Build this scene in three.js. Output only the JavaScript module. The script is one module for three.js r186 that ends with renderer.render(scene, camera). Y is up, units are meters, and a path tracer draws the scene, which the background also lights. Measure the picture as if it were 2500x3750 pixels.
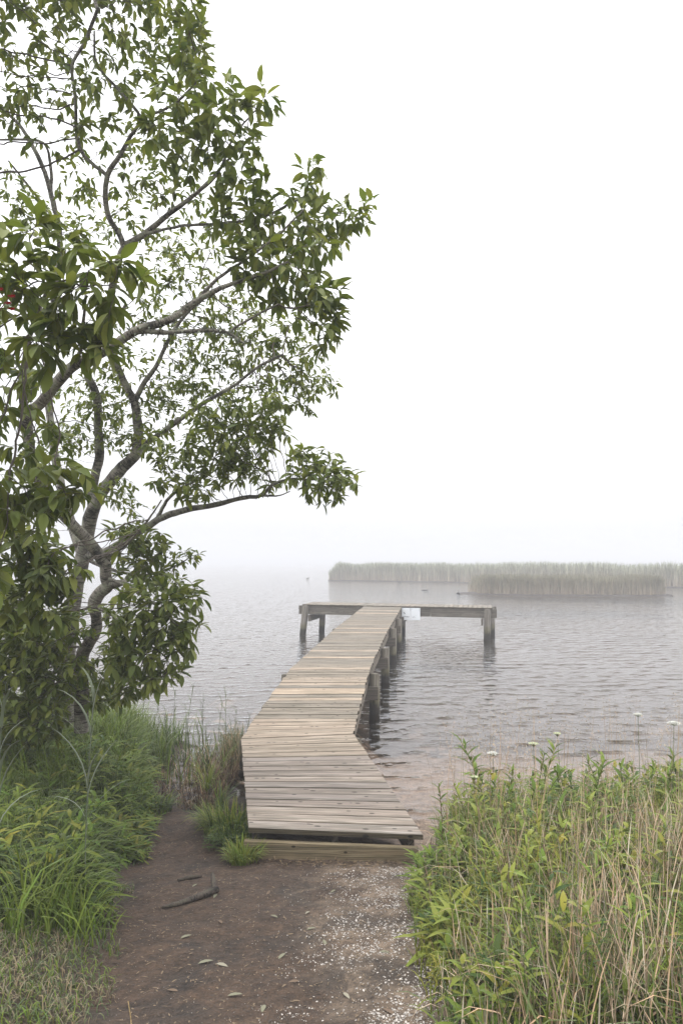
import * as THREE from 'three';

// ---------------------------------------------------------------- camera, sky, sun, exposure
const scene = new THREE.Scene();
const camera = new THREE.PerspectiveCamera(73.74, 682 / 1024, 0.05, 5000);
camera.position.set(0, 2.28, 0);                       // eye height above the water, which is y = 0
camera.lookAt(0, 2.28, -10);
camera.setViewOffset(682, 1024, 0, -49.6, 682, 1024);  // shifted lens: uprights stay upright
scene.add(camera);

const renderer = new THREE.WebGLRenderer({ antialias: true });
renderer.setSize(682, 1024);
renderer.toneMapping = THREE.LinearToneMapping;
renderer.toneMappingExposure = 2.1;
renderer.shadowMap.enabled = true;

// overcast, foggy sky: brighter towards the zenith, the same all round
{
  const w = 256, h = 128, data = new Float32Array(w * h * 4);
  for (let j = 0; j < h; j++) {
    const up = Math.max(0, Math.sin(((j + 0.5) / h - 0.5) * Math.PI)), l = 0.35 + 0.52 * (1 - Math.exp(-up / 0.22)) + 0.28 * up;
    for (let i = 0; i < w; i++) data.set([l * 0.985, l * 0.993, l * 1.03, 1], (j * w + i) * 4);
  }
  const sky = new THREE.DataTexture(data, w, h, THREE.RGBAFormat, THREE.FloatType);
  sky.mapping = THREE.EquirectangularReflectionMapping; sky.magFilter = THREE.LinearFilter; sky.needsUpdate = true;
  scene.background = sky; scene.environment = sky;
}
const sun = new THREE.DirectionalLight(new THREE.Color(1, 0.97, 0.92), 1.2);
sun.position.set(-6, 26, -7); sun.target.position.set(0, 0, -8);
sun.castShadow = true; sun.shadow.radius = 60;
sun.shadow.mapSize.set(2048, 2048);
Object.assign(sun.shadow.camera, { left: -25, right: 25, top: 25, bottom: -25, near: 1, far: 80 });
scene.add(sun, sun.target);
scene.fog = new THREE.FogExp2(0xf0f1f4, 0.0054);

// ---------------------------------------------------------------- helpers
function rng(seed) { let s = seed | 0; return () => { s = (s + 0x6d2b79f5) | 0; let t = Math.imul(s ^ (s >>> 15), 1 | s); t = (t + Math.imul(t ^ (t >>> 7), 61 | t)) ^ t; return ((t ^ (t >>> 14)) >>> 0) / 4294967296; }; }
const V3 = (x, y, z) => new THREE.Vector3(x, y, z);
const clamp = (x, a = 0, b = 1) => Math.min(b, Math.max(a, x));
const mix = (a, b, t) => a + (b - a) * t;
const step = (a, b, x) => { const t = clamp((x - a) / (b - a)); return t * t * (3 - 2 * t); };
const mix3 = (a, b, t) => [mix(a[0], b[0], t), mix(a[1], b[1], t), mix(a[2], b[2], t)];
function hash2(x, y) { let h = Math.imul(x | 0, 374761393) ^ Math.imul(y | 0, 668265263); h = Math.imul(h ^ (h >>> 13), 1274126177); return ((h ^ (h >>> 16)) >>> 0) / 4294967296; }
function noise(x, y, px = 0, py = 0) {                       // value noise, periodic when px, py are given
  const ix = Math.floor(x), iy = Math.floor(y), fx = x - ix, fy = y - iy, u = fx * fx * (3 - 2 * fx), v = fy * fy * (3 - 2 * fy);
  const w = (a, p) => (p ? ((a % p) + p) % p : a);
  const a = hash2(w(ix, px), w(iy, py)), b = hash2(w(ix + 1, px), w(iy, py)), c = hash2(w(ix, px), w(iy + 1, py)), d = hash2(w(ix + 1, px), w(iy + 1, py));
  return mix(mix(a, b, u), mix(c, d, u), v);
}
const fbm = (x, y, n = 4) => { let s = 0, a = 0.5, f = 1, t = 0; for (let i = 0; i < n; i++) { s += a * noise(x * f + i * 17.3, y * f - i * 9.1); t += a; a *= 0.5; f *= 2.03; } return s / t; };

const taken = new Map();
function numbered(name) { const n = taken.get(name) ?? 0; taken.set(name, n + 1); return n ? `${name}_${String(n).padStart(3, '0')}` : name; }
function shade(o) { o.traverse((m) => { if (m.isMesh) { m.castShadow = true; m.receiveShadow = true; } }); return o; }
function thing(name, label, category, pos = [0, 0, 0], group) {
  const o = new THREE.Group(); o.name = numbered(name); o.position.set(...pos); scene.add(o);
  o.userData = { label, category }; if (group) o.userData.group = group;
  return o;
}
function meshAs(name, geometry, material, parent) { const m = new THREE.Mesh(geometry, material); m.name = name; m.castShadow = m.receiveShadow = true; parent.add(m); return m; }
function setting(name, geometry, material, label) { const m = meshAs(numbered(name), geometry, material, scene); m.userData = { kind: 'structure', label }; return m; }
function stuff(name, geometry, material, label, parent = scene) {
  const m = meshAs(parent === scene ? numbered(name) : name, geometry, material, parent);
  m.userData = { kind: 'stuff' }; if (label) { m.userData.label = label; m.userData.category = name.replace(/_/g, ' '); }
  return m;
}

// a growing mesh: positions, normals, uv, colours
class Surf {
  constructor() { this.p = []; this.n = []; this.t = []; this.c = []; this.i = []; this.k = 0; }
  v(x, y, z, nx, ny, nz, u, w, col) { this.p.push(x, y, z); this.n.push(nx, ny, nz); this.t.push(u, w); this.c.push(col[0], col[1], col[2]); return this.k++; }
  tri(a, b, c) { this.i.push(a, b, c); }
  quad(a, b, c, d) { this.i.push(a, b, c, a, c, d); }
  geometry(offset, colours = true) {
    const g = new THREE.BufferGeometry(), p = new Float32Array(this.p);
    if (offset) for (let i = 0; i < p.length; i += 3) { p[i] -= offset[0]; p[i + 1] -= offset[1]; p[i + 2] -= offset[2]; }
    g.setAttribute('position', new THREE.BufferAttribute(p, 3)); g.setAttribute('normal', new THREE.BufferAttribute(new Float32Array(this.n), 3));
    g.setAttribute('uv', new THREE.BufferAttribute(new Float32Array(this.t), 2));
    if (colours) g.setAttribute('color', new THREE.BufferAttribute(new Float32Array(this.c), 3));
    g.setIndex(new THREE.BufferAttribute(new Uint32Array(this.i), 1));
    return g;
  }
}
const A = V3(), B = V3(), C = V3(), D = V3();
// a leaf folded along its midrib and curling down towards the tip; o origin, a axis, n upper side
const LEAF_T = [0, 0.22, 0.5, 0.78, 1], LEAF_W = [0, 0.8, 1, 0.62, 0], LANCE_W = [0.25, 0.85, 1, 0.6, 0];
function leafInto(s, o, a, n, L, w, fold, curl, col, profile = LEAF_W) {
  A.copy(a).normalize(); B.crossVectors(A, n).normalize(); C.crossVectors(B, A).normalize();
  const rows = [];
  for (let k = 0; k < 5; k++) {
    const t = LEAF_T[k], hw = profile[k] * w * 0.5, drop = -curl * t * t * L, lift = Math.tan(fold) * hw;
    const cx = o.x + A.x * t * L + C.x * drop, cy = o.y + A.y * t * L + C.y * drop, cz = o.z + A.z * t * L + C.z * drop;
    D.copy(C).addScaledVector(A, 2 * curl * t).normalize();
    const sf = Math.sin(fold) * 0.8, mid = s.v(cx, cy, cz, D.x, D.y, D.z, 0.5, t, col);
    if (hw <= 0) { rows.push([mid, mid, mid]); continue; }
    const l = s.v(cx - B.x * hw + C.x * lift, cy - B.y * hw + C.y * lift, cz - B.z * hw + C.z * lift, D.x + B.x * sf, D.y + B.y * sf, D.z + B.z * sf, 0, t, col);
    const r = s.v(cx + B.x * hw + C.x * lift, cy + B.y * hw + C.y * lift, cz + B.z * hw + C.z * lift, D.x - B.x * sf, D.y - B.y * sf, D.z - B.z * sf, 1, t, col);
    rows.push([l, mid, r]);
  }
  for (let k = 0; k < 4; k++) {
    const [l, m, r] = rows[k], [L2, M2, R2] = rows[k + 1];
    if (l === m) { s.tri(m, R2, M2); s.tri(m, M2, L2); }
    else if (L2 === M2) { s.tri(l, m, M2); s.tri(m, r, M2); }
    else { s.quad(l, m, M2, L2); s.quad(m, r, R2, M2); }
  }
}
// a grass blade: rises, bends over towards (dx, dz)
function bladeInto(s, x, y, z, h, w, dx, dz, bend, col, segs = 4, tipCol = col) {
  const dl = Math.hypot(dx, dz) || 1; dx /= dl; dz /= dl;
  const sx = -dz, sz = dx;
  let a = 0.12 * bend + 0.03, px = x, py = y, pz = z, pl = -1, pr = -1;
  for (let k = 0; k <= segs; k++) {
    const t = k / segs, hw = w * 0.5 * (k === segs ? 0 : (1 - t * t * 0.65)), cl = mix3(col, tipCol, t);
    const nx = -dx * Math.cos(a), ny = Math.sin(a), nz = -dz * Math.cos(a);
    if (hw > 0) {
      const l = s.v(px - sx * hw, py, pz - sz * hw, nx - sx * 0.4, ny, nz - sz * 0.4, 0, t, cl), r = s.v(px + sx * hw, py, pz + sz * hw, nx + sx * 0.4, ny, nz + sz * 0.4, 1, t, cl);
      if (pl >= 0) s.quad(pl, pr, r, l);
      pl = l; pr = r;
    } else { const m = s.v(px, py, pz, nx, ny, nz, 0.5, 1, cl); s.tri(pl, pr, m); }
    const L = h / segs; px += dx * Math.sin(a) * L; pz += dz * Math.sin(a) * L; py += Math.cos(a) * L;
    a += bend / segs * 1.4;
  }
}
// a tube along points [x, y, z, r]
function tubeInto(s, pts, sides, col, rough = 0, vScale = 1, v0 = 0) {
  const up = V3(), n1 = V3(), n2 = V3(), t = V3(), q = V3();
  let prev = null, len = v0; const m = pts.length;
  for (let k = 0; k < m; k++) {
    const p = pts[k], a = pts[Math.max(0, k - 1)], b = pts[Math.min(m - 1, k + 1)];
    t.set(b[0] - a[0], b[1] - a[1], b[2] - a[2]).normalize();
    if (!prev) { up.set(0.3, 0.1, 1); if (Math.abs(t.dot(up)) > 0.9) up.set(1, 0, 0); n1.crossVectors(t, up).normalize(); } else n1.addScaledVector(t, -n1.dot(t)).normalize();
    n2.crossVectors(t, n1);
    if (k) len += Math.hypot(p[0] - a[0], p[1] - a[1], p[2] - a[2]);
    const ring = [];
    for (let j = 0; j <= sides; j++) {
      const g = (j % sides) / sides * Math.PI * 2, r = p[3] * (1 + (rough ? (noise(Math.cos(g) * 1.7 + len * 9 + 40, Math.sin(g) * 1.7 + len * 5 + 7) - 0.5) * rough : 0));
      q.copy(n1).multiplyScalar(Math.cos(g)).addScaledVector(n2, Math.sin(g));
      ring.push(s.v(p[0] + q.x * r, p[1] + q.y * r, p[2] + q.z * r, q.x, q.y, q.z, j / sides, len * vScale, typeof col === 'function' ? col(p, g) : col));
    }
    if (prev) for (let j = 0; j < sides; j++) s.quad(prev[j], prev[j + 1], ring[j + 1], ring[j]);
    prev = ring;
    if (k === m - 1 && p[3] > 0.0005) { const c = s.v(p[0] + t.x * p[3] * 0.2, p[1] + t.y * p[3] * 0.2, p[2] + t.z * p[3] * 0.2, t.x, t.y, t.z, 0.5, len * vScale, typeof col === 'function' ? col(p, 0) : col); for (let j = 0; j < sides; j++) s.tri(ring[j], ring[j + 1], c); }
  }
}

// ---------------------------------------------------------------- computed textures
function dataTex(w, h, f, srgb = false, floats = false) {
  const d = floats ? new Float32Array(w * h * 4) : new Uint8Array(w * h * 4);
  for (let y = 0; y < h; y++) for (let x = 0; x < w; x++) {
    const c = f(x / w, y / h, x, y), k = (y * w + x) * 4;
    for (let i = 0; i < 3; i++) d[k + i] = floats ? c[i] : clamp(c[i]) * 255;
    d[k + 3] = floats ? 1 : 255;
  }
  const t = new THREE.DataTexture(d, w, h, THREE.RGBAFormat, floats ? THREE.FloatType : THREE.UnsignedByteType);
  t.wrapS = t.wrapT = THREE.RepeatWrapping; t.magFilter = THREE.LinearFilter; t.minFilter = THREE.LinearFilter;
  if (srgb) t.colorSpace = THREE.SRGBColorSpace;
  t.needsUpdate = true; return t;
}
// weathered sawn timber: 2.4 m along u, eight boards of 0.15 m across v
const knots = []; { const r = rng(5); for (let i = 0; i < 46; i++) knots.push([r(), (Math.floor(r() * 8) + 0.2 + r() * 0.6) / 8, 0.006 + r() * 0.007]); }
const woodCol = [], WOOD = { w: 1024, h: 1024 };
function woodAt(u, v) {
  const board = Math.floor(v * 8), vv = v * 1.2, uu = u * 2.4; let warp = 0, dark = 0;
  for (const [ku, kv, kr] of knots) {
    if (Math.abs(kv - v) > 0.05) continue;
    let du = Math.abs(ku - u); du = Math.min(du, 1 - du) * 2.4; const dv = (v - kv) * 1.2, d = Math.hypot(du * 0.55, dv);
    if (d < 0.09) { warp += Math.exp(-d / 0.022) * Math.sign(dv) * 0.012; dark = Math.max(dark, step(kr * 1.25, kr * 0.6, d)); }
  }
  const n = (a, b, pa) => noise(u * pa, (vv - warp) * b + board * 31.7 + a, pa, 0);
  const rings = 0.5 + 0.5 * Math.sin((vv - warp + 0.02 * noise(u * 6, board * 3 + vv * 9, 6, 0)) * (330 + 120 * hash2(board, 3)) + board * 2);
  const fine = n(1, 900, 40), mid = n(2, 260, 14), patch = noise(u * 5, vv * 70 + board * 11, 5, 0) * 0.7 + noise(u * 11, vv * 40 + board * 5, 11, 0) * 0.3, wear = step(0.6, 0.85, noise(u * 6, vv * 55 + board * 7 + 3, 6, 0) * 0.6 + mid * 0.45);
  let l = 0.80 + 0.16 * (rings - 0.5) + 0.2 * (fine - 0.5) + 0.22 * (mid - 0.5) + 0.3 * (patch - 0.5) + 0.2 * wear;
  const crack = step(0.83, 0.9, n(3, 420, 7)) * 0.3;
  l *= (1 - crack) * (1 - dark * 0.5);
  return [l, wear, patch, dark];
}
const woodMap = dataTex(WOOD.w, WOOD.h, (u, v) => { const [l, wear, patch, dark] = woodAt(u, v); return [l * (1 - dark * 0.05), l * (0.985 - (patch - 0.5) * 0.04 + wear * 0.01 - dark * 0.06), l * (0.965 + wear * 0.04 - dark * 0.1)]; }, true);
const woodBump = dataTex(1024, 1024, (u, v) => { const l = woodAt(u, v)[0]; return [l, l, l]; });
const grain = (m) => { m.map = woodMap; m.bumpMap = woodBump; m.bumpScale = 0.0015; return m; };
const wood = (r, g, b, rough = 0.85) => grain(new THREE.MeshStandardMaterial({ color: new THREE.Color().setRGB(r * 0.9, g * 0.9, b * 0.9), roughness: rough }));
// bark: grey, dashed across with dark lenticels, blotched with lichen
const barkMap = dataTex(512, 512, (u, v) => {
  const l1 = step(0.68, 0.8, noise(u * 7, v * 150, 7, 150)), l2 = step(0.6, 0.85, noise(u * 5 + 3, v * 40, 0, 40)), p = noise(u * 6, v * 8, 6, 8) * 0.6 + noise(u * 20, v * 26, 20, 26) * 0.4, f = noise(u * 90, v * 90, 90, 90);
  const lich = step(0.58, 0.7, noise(u * 9 + 5, v * 11 + 2, 0, 11) * 0.65 + f * 0.35), dark = step(0.6, 0.72, noise(u * 4, v * 5 + 0.5, 4, 5) * 0.7 + f * 0.3);
  let l = 0.62 + 0.26 * (p - 0.5) + 0.14 * (f - 0.5); l *= 1 - 0.5 * l1; l *= 1 - 0.25 * l2; l *= 1 - 0.45 * dark;
  return mix3([l, l * 0.965, l * 0.91], [0.66, 0.69, 0.6], lich * 0.55);
}, true);
barkMap.repeat.set(1, 1.6);
const barkMat = new THREE.MeshStandardMaterial({ map: barkMap, bumpMap: barkMap, bumpScale: 0.004, roughness: 0.92, vertexColors: true });
const twigMat = new THREE.MeshStandardMaterial({ color: new THREE.Color().setRGB(0.075, 0.06, 0.047), roughness: 0.85 });
const leafMat = new THREE.MeshPhysicalMaterial({ vertexColors: true, roughness: 0.92, transmission: 0.45, thickness: 0, clearcoat: 0.35, clearcoatRoughness: 0.38, side: THREE.DoubleSide, specularIntensity: 0.5 });
const grassMat = new THREE.MeshPhysicalMaterial({ vertexColors: true, roughness: 0.94, transmission: 0.3, thickness: 0, clearcoat: 0.12, clearcoatRoughness: 0.5, side: THREE.DoubleSide, specularIntensity: 0.4 });
const strawMat = new THREE.MeshStandardMaterial({ vertexColors: true, roughness: 0.9, side: THREE.DoubleSide });

// ---------------------------------------------------------------- terrain: d is the distance in front of the camera (d = -z)
const table = (t) => (x) => { if (x <= t[0][0]) return t[0][1]; for (let i = 1; i < t.length; i++) if (x <= t[i][0]) { const [a, b] = t[i - 1], [c, e] = t[i]; return mix(b, e, (x - a) / (c - a)); } return t[t.length - 1][1]; };
const profile = table([[-30, 0.9], [0, 0.74], [2, 0.655], [2.5, 0.585], [3.64, 0.4], [4.6, 0.245], [5.3, 0.215], [6, 0.16], [7.2, 0.09], [8.3, 0.0], [9.4, -0.14], [12, -0.5], [20, -1.0], [60, -1.6]]);
const pathEdgeIn = table([[0, -0.75], [2.5, -0.88], [3, -1.02], [3.64, -1.17], [4.5, -1.36], [5.3, -1.48], [6, -1.58], [7, -1.85], [9, -2.4]]);      // where the grass bank by the tree begins
const pathEdgeOut = table([[0, 0.3], [2.5, 0.33], [3.5, 0.37], [4.6, 0.43], [5.2, 0.62], [6.5, 1.3]]);                                            // where the tan grass bank begins
function ground(x, d) {
  const e = step(0.1, 0.6, x) * step(4.4, 5.6, d) * 2.3, inland = step(-1.5, -2.6, x) * 0.9 * step(5, 7, d);
  let y = profile(d + e - inland);
  const li = pathEdgeIn(d) - x, lo = x - pathEdgeOut(d);
  y += step(-0.05, 0.45, li) * 0.07 + clamp(li * 0.09, 0, 0.3) * step(9.5, 7, d);
  y += step(0, 0.5, lo) * 0.07 * step(6.4, 5.2, d) + clamp(lo * 0.05, 0, 0.2) * step(6.6, 5.2, d);
  const ridge = x - (-1.07 - (d - 5.3) * 0.55);            // worn ledge beside the pier: the mud lies lower
  y -= step(-0.01, 0.06, ridge + (noise(x * 5, d * 5) - 0.5) * 0.12) * step(5.0, 5.5, d) * step(8.6, 7.4, d) * step(0.5, 0.1, x) * 0.12;
  y += (fbm(x * 2.2, d * 2.2, 3) - 0.5) * 0.05 + (fbm(x * 11, d * 11, 3) - 0.5) * 0.022 + (noise(x * 23 + 4, d * 23) - 0.5) * 0.006;
  return y;
}
function axis(lo, a, b, hi, s) { const out = []; for (let v = a; v <= b + 1e-6; v += s) out.push(v); let g = s; let v = b; while (v < hi) { g *= 1.22; v += g; out.push(Math.min(v, hi)); } g = s; v = a; while (v > lo) { g *= 1.22; v -= g; out.unshift(Math.max(v, lo)); } return out; }
function sheet(xs, ds, f) {
  const n = xs.length, m = ds.length, p = new Float32Array(n * m * 3), uv = new Float32Array(n * m * 2), col = new Float32Array(n * m * 3), idx = [];
  for (let j = 0; j < m; j++) for (let i = 0; i < n; i++) {
    const k = j * n + i, [y, c] = f(xs[i], ds[j]);
    p.set([xs[i], y, -ds[j]], k * 3); uv.set([xs[i], ds[j]], k * 2); if (c) col.set(c, k * 3);
    if (i < n - 1 && j < m - 1) idx.push(k, k + 1, k + n + 1, k, k + n + 1, k + n);
  }
  const g = new THREE.BufferGeometry();
  g.setAttribute('position', new THREE.BufferAttribute(p, 3)); g.setAttribute('uv', new THREE.BufferAttribute(uv, 2)); g.setAttribute('color', new THREE.BufferAttribute(col, 3));
  g.setIndex(new THREE.BufferAttribute(new Uint32Array(idx), 1)); g.computeVertexNormals(); return g;
}
const SOIL = [0.086, 0.054, 0.034], SANDY = [0.235, 0.175, 0.125], SAND = [0.3, 0.225, 0.17], MUD = [0.04, 0.03, 0.023], LITTER = [0.085, 0.065, 0.04], BED = [0.085, 0.066, 0.05];
function groundColour(x, d) {
  const y = ground(x, d), n1 = fbm(x * 3.1 + 7, d * 3.1, 4), n2 = fbm(x * 14, d * 14 + 5, 3), n3 = fbm(x * 45 + 3, d * 45, 2);
  let c = mix3(SOIL, SANDY, step(-0.22, 0.2, x - 0.05 + (d - 3.5) * 0.12 + (n1 - 0.5) * 1.3 + (n2 - 0.5) * 0.5));
  c = mix3(c, MUD, step(0.1, 0.35, n1 - 0.42 + step(5.6, 6.2, d) * step(-0.3, -0.7, x) * 0.5) * 0.8);
  c = mix3(c, SAND, step(0.05, 0.4, x + (n1 - 0.5) * 0.5) * step(4.75, 5.3, d + (n2 - 0.5) * 0.4));
  const veg = Math.max(step(0, 0.15, pathEdgeIn(d) - x + (n1 - 0.5) * 0.3), step(0.02, 0.14, x - pathEdgeOut(d) + (n1 - 0.5) * 0.2) * step(5.4, 5.0, d));
  c = mix3(c, LITTER, veg);
  if (y < 0.02) c = mix3(c, mix3(step(-0.1, 0.3, x) * step(10.5, 8.5, d) + (n1 - 0.5) > 0.2 ? SAND : MUD, BED, step(-0.25, -0.75, y + (n1 - 0.5) * 0.3)), step(0.03, -0.02, y));
  const g = 0.62 + 0.76 * n3; return [c[0] * g, c[1] * g, c[2] * g];
}
const soilMap = dataTex(1024, 1024, (u, v) => {
  const a = noise(u * 240, v * 240, 240, 240), b = noise(u * 70, v * 70, 70, 70), c = noise(u * 18, v * 18, 18, 18), peb = step(0.78, 0.86, noise(u * 110 + 9, v * 110, 0, 110) * 0.7 + a * 0.3);
  const l = 0.78 + 0.24 * (a - 0.5) + 0.22 * (b - 0.5) + 0.16 * (c - 0.5) + peb * 0.16;
  return [l, l * 0.995, l * 0.985];
}, true);
const soilBump = dataTex(1024, 1024, (u, v) => { const a = noise(u * 240, v * 240, 240, 240), b = noise(u * 70, v * 70, 70, 70), c = noise(u * 30, v * 30, 30, 30), l = 0.25 * a + 0.35 * b + 0.4 * c; return [l, l, l]; });
soilMap.repeat.set(0.8, 0.8); soilBump.repeat.set(0.8, 0.8);
setting('ground', sheet(axis(-900, -3.4, 2.6, 900, 0.04), axis(-40, 1.6, 9.4, 1500, 0.04), (x, d) => [ground(x, d), groundColour(x, d)]),
  new THREE.MeshStandardMaterial({ vertexColors: true, map: soilMap, bumpMap: soilBump, bumpScale: 0.012, roughness: 0.95 }), 'brown dirt path and banks running down under the water');

// ---------------------------------------------------------------- water: thin tea-coloured sheet with wind ripples
const TILE = 6, ripples = [], swell = [];
{
  const r = rng(77);
  for (let i = 0; i < 90; i++) {
    const wl = 0.1 * Math.pow(5.5, r()), ang = Math.PI / 2 + (r() + r() + r() - 1.5) * 1.0 + 0.12, k = TILE / wl;
    const kx = Math.round(Math.cos(ang) * k), ky = Math.round(Math.sin(ang) * k); if (!kx && !ky) continue;
    ripples.push([kx, ky, r() * 6.283, wl]);
  }
  for (let i = 0; i < 16; i++) { const wl = 0.7 + r() * 1.9, ang = Math.PI / 2 + (r() + r() - 1) * 0.8 + 0.1; swell.push([Math.cos(ang) * 6.283 / wl, Math.sin(ang) * 6.283 / wl, r() * 6.283, wl * 0.00055]); }
}
const RES = 768, rippleData = new Float32Array(RES * RES);
for (const [kx, ky, ph, wl] of ripples) {
  const amp = wl * 0.0029;
  for (let j = 0; j < RES; j++) for (let i = 0; i < RES; i++) { const s = Math.sin((kx * i + ky * j) / RES * 6.283185 + ph); rippleData[j * RES + i] += amp * (s + 0.35 * s * Math.abs(s)); }
}
let rms = 0; for (const h of rippleData) rms += h * h; rms = Math.sqrt(rms / rippleData.length);
const rippleMap = dataTex(RES, RES, (u, v, x, y) => { const h = rms * 0.62 * Math.exp(0.8 * rippleData[y * RES + x] / rms) * 10 + 0.2; return [h, h, h]; }, false, true);
rippleMap.repeat.set(1 / TILE, 1 / TILE);
const waterMat = new THREE.MeshPhysicalMaterial({ color: new THREE.Color().setRGB(0.84, 0.79, 0.73), transmission: 1, thickness: 0, roughness: 0.04, ior: 1.333, bumpMap: rippleMap, bumpScale: 0.1 });
setting('water', sheet(axis(-900, -9, 12, 900, 0.15), axis(5.0, 5.2, 30, 1500, 0.12), (x, d) => {
  let y = 0; const fade = step(60, 25, d) * step(5.2, 8.5, d); if (fade > 0) for (const [kx, ky, ph, a] of swell) y += a * Math.sin(kx * x + ky * d + ph);
  return [y * fade, null];
}), waterMat, 'calm grey rippled water of the bay');

// ---------------------------------------------------------------- the pier
const pier = thing('pier', 'weathered wooden plank pier with a T-shaped end reaching into the water', 'pier', [0, 0, -4.7]);
const PIER0 = [0, 0, -4.7];
const rp = rng(11);
const woods = {
  first: [wood(0.4, 0.34, 0.285), wood(0.365, 0.31, 0.26), wood(0.44, 0.375, 0.31), wood(0.345, 0.3, 0.26), wood(0.41, 0.36, 0.31)],
  pale: [wood(0.52, 0.42, 0.31), wood(0.49, 0.395, 0.295), wood(0.46, 0.375, 0.285)],
  tan: [wood(0.42, 0.345, 0.265), wood(0.39, 0.325, 0.25)],
  grey: [wood(0.275, 0.24, 0.19), wood(0.25, 0.222, 0.178), wood(0.29, 0.25, 0.195), wood(0.235, 0.21, 0.17)],
  beam: [wood(0.17, 0.145, 0.11), wood(0.15, 0.13, 0.105)], edge: wood(0.25, 0.215, 0.165), tee: [wood(0.3, 0.27, 0.22), wood(0.27, 0.245, 0.2), wood(0.33, 0.29, 0.235)],
};
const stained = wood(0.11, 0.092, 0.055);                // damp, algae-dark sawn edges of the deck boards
// a chamfered board between four top corners (near-left, near-right, far-right, far-left)
function board(c, thick, chamfer = 0.004) {
  // shift corners inward along both edges so that the chamfer is even
  const e1 = V3(c[1][0] - c[0][0], c[1][1] - c[0][1], c[1][2] - c[0][2]).normalize(), e2 = V3(c[3][0] - c[0][0], c[3][1] - c[0][1], c[3][2] - c[0][2]).normalize();
  const sg = [[1, 1], [-1, 1], [-1, -1], [1, -1]], top = c.map((q, i) => [q[0] + (e1.x * sg[i][0] + e2.x * sg[i][1]) * chamfer, q[1], q[2] + (e1.z * sg[i][0] + e2.z * sg[i][1]) * chamfer]);
  const shoulder = c.map((q) => [q[0], q[1] - chamfer, q[2]]), low = c.map((q) => [q[0], q[1] - thick, q[2]]);
  const ac = e2.clone().addScaledVector(e1, -e1.dot(e2)).normalize(), pos = [], uv = [], ou = rp() * 2, ov = (Math.floor(rp() * 8)) * 0.125 + 0.004, flip = rp() < 0.5 ? -1 : 1;
  const uvOf = (q, side) => { const dx = q[0] - c[0][0], dy = q[1] - c[0][1], dz = q[2] - c[0][2]; return [ou + flip * (dx * e1.x + dy * e1.y + dz * e1.z) / 2.4, ov + clamp((dx * ac.x + dy * ac.y + dz * ac.z), 0, 0.145) / 1.2 + side * -dy / 1.2]; };
  const f4 = (a, b, d, e, side) => { for (const q of [a, b, d, a, d, e]) { pos.push(...q); uv.push(...uvOf(q, side)); } };
  f4(top[0], top[1], top[2], top[3], 0);
  for (let i = 0; i < 4; i++) { const j = (i + 1) % 4; f4(shoulder[i], shoulder[j], top[j], top[i], 0); f4(low[i], low[j], shoulder[j], shoulder[i], 1); }
  f4(low[3], low[2], low[1], low[0], 0);
  const g = new THREE.BufferGeometry(), p = new Float32Array(pos); for (let i = 0; i < p.length; i += 3) { p[i] -= PIER0[0]; p[i + 1] -= PIER0[1]; p[i + 2] -= PIER0[2]; }
  g.setAttribute('position', new THREE.BufferAttribute(p, 3)); g.setAttribute('uv', new THREE.BufferAttribute(new Float32Array(uv), 2)); g.computeVertexNormals();
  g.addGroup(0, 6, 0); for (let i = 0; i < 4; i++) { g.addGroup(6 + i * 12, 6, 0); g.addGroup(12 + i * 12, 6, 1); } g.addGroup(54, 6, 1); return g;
}
// left and right edges of the walkway: [x, y, z]
const STATIONS = [
  [[-0.641, 0.445, -4.71], [0.559, 0.41, -4.67]], [[-1.068, 0.4, -7.25], [0.132, 0.435, -7.31]], [[-1.022, 0.449, -7.97], [0.178, 0.449, -7.97]],
  [[-0.762, 0.669, -10.396], [0.438, 0.669, -10.396]], [[-0.128, 0.785, -15.42], [1.072, 0.78, -15.42]], [[0.68, 0.9, -21.1], [1.845, 0.888, -20.87]],
];
const lerp3 = (a, b, t) => [mix(a[0], b[0], t), mix(a[1], b[1], t), mix(a[2], b[2], t)];
const pickOf = (a) => a[Math.floor(rp() * a.length)];
const PALE = new Set([10, 12, 13, 28, 51, 56, 80, 86]), TAN = new Set([0, 1, 2, 3, 4, 15, 16, 17, 21, 33, 62]);
let count = 0;
for (let s = 0; s < STATIONS.length - 1; s++) {
  const [l0, r0] = STATIONS[s], [l1, r1] = STATIONS[s + 1], n = s === 0 ? 17 : Math.max(1, Math.round(Math.hypot(r1[0] - r0[0], r1[2] - r0[2]) / 0.1465));
  for (let k = 0; k < n; k++) {
    const gap = 0.0065 + rp() * 0.003, len = Math.hypot(l1[0] - l0[0], l1[2] - l0[2]), g = gap / len, a = k / n + g, b = (k + 1) / n - g, dy = (rp() - 0.5) * 0.006;
    const c = [lerp3(l0, l1, a), lerp3(r0, r1, a), lerp3(r0, r1, b), lerp3(l0, l1, b)];
    const jl = (rp() - 0.5) * 0.022 * (s ? 1 : 0.35), jr = (rp() - 0.5) * 0.022 * (s ? 1 : 0.35);
    c[0][0] += jl; c[3][0] += jl; c[1][0] += jr; c[2][0] += jr; for (const q of c) q[1] += dy;
    const m = s === 0 ? pickOf(k < 12 ? woods.first : woods.tan) : pickOf(PALE.has(count) ? woods.pale : TAN.has(count) ? woods.tan : woods.grey);
    meshAs('plank', board(c, 0.038), [m, stained], pier);
    if (s) count++;
  }
}
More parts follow.
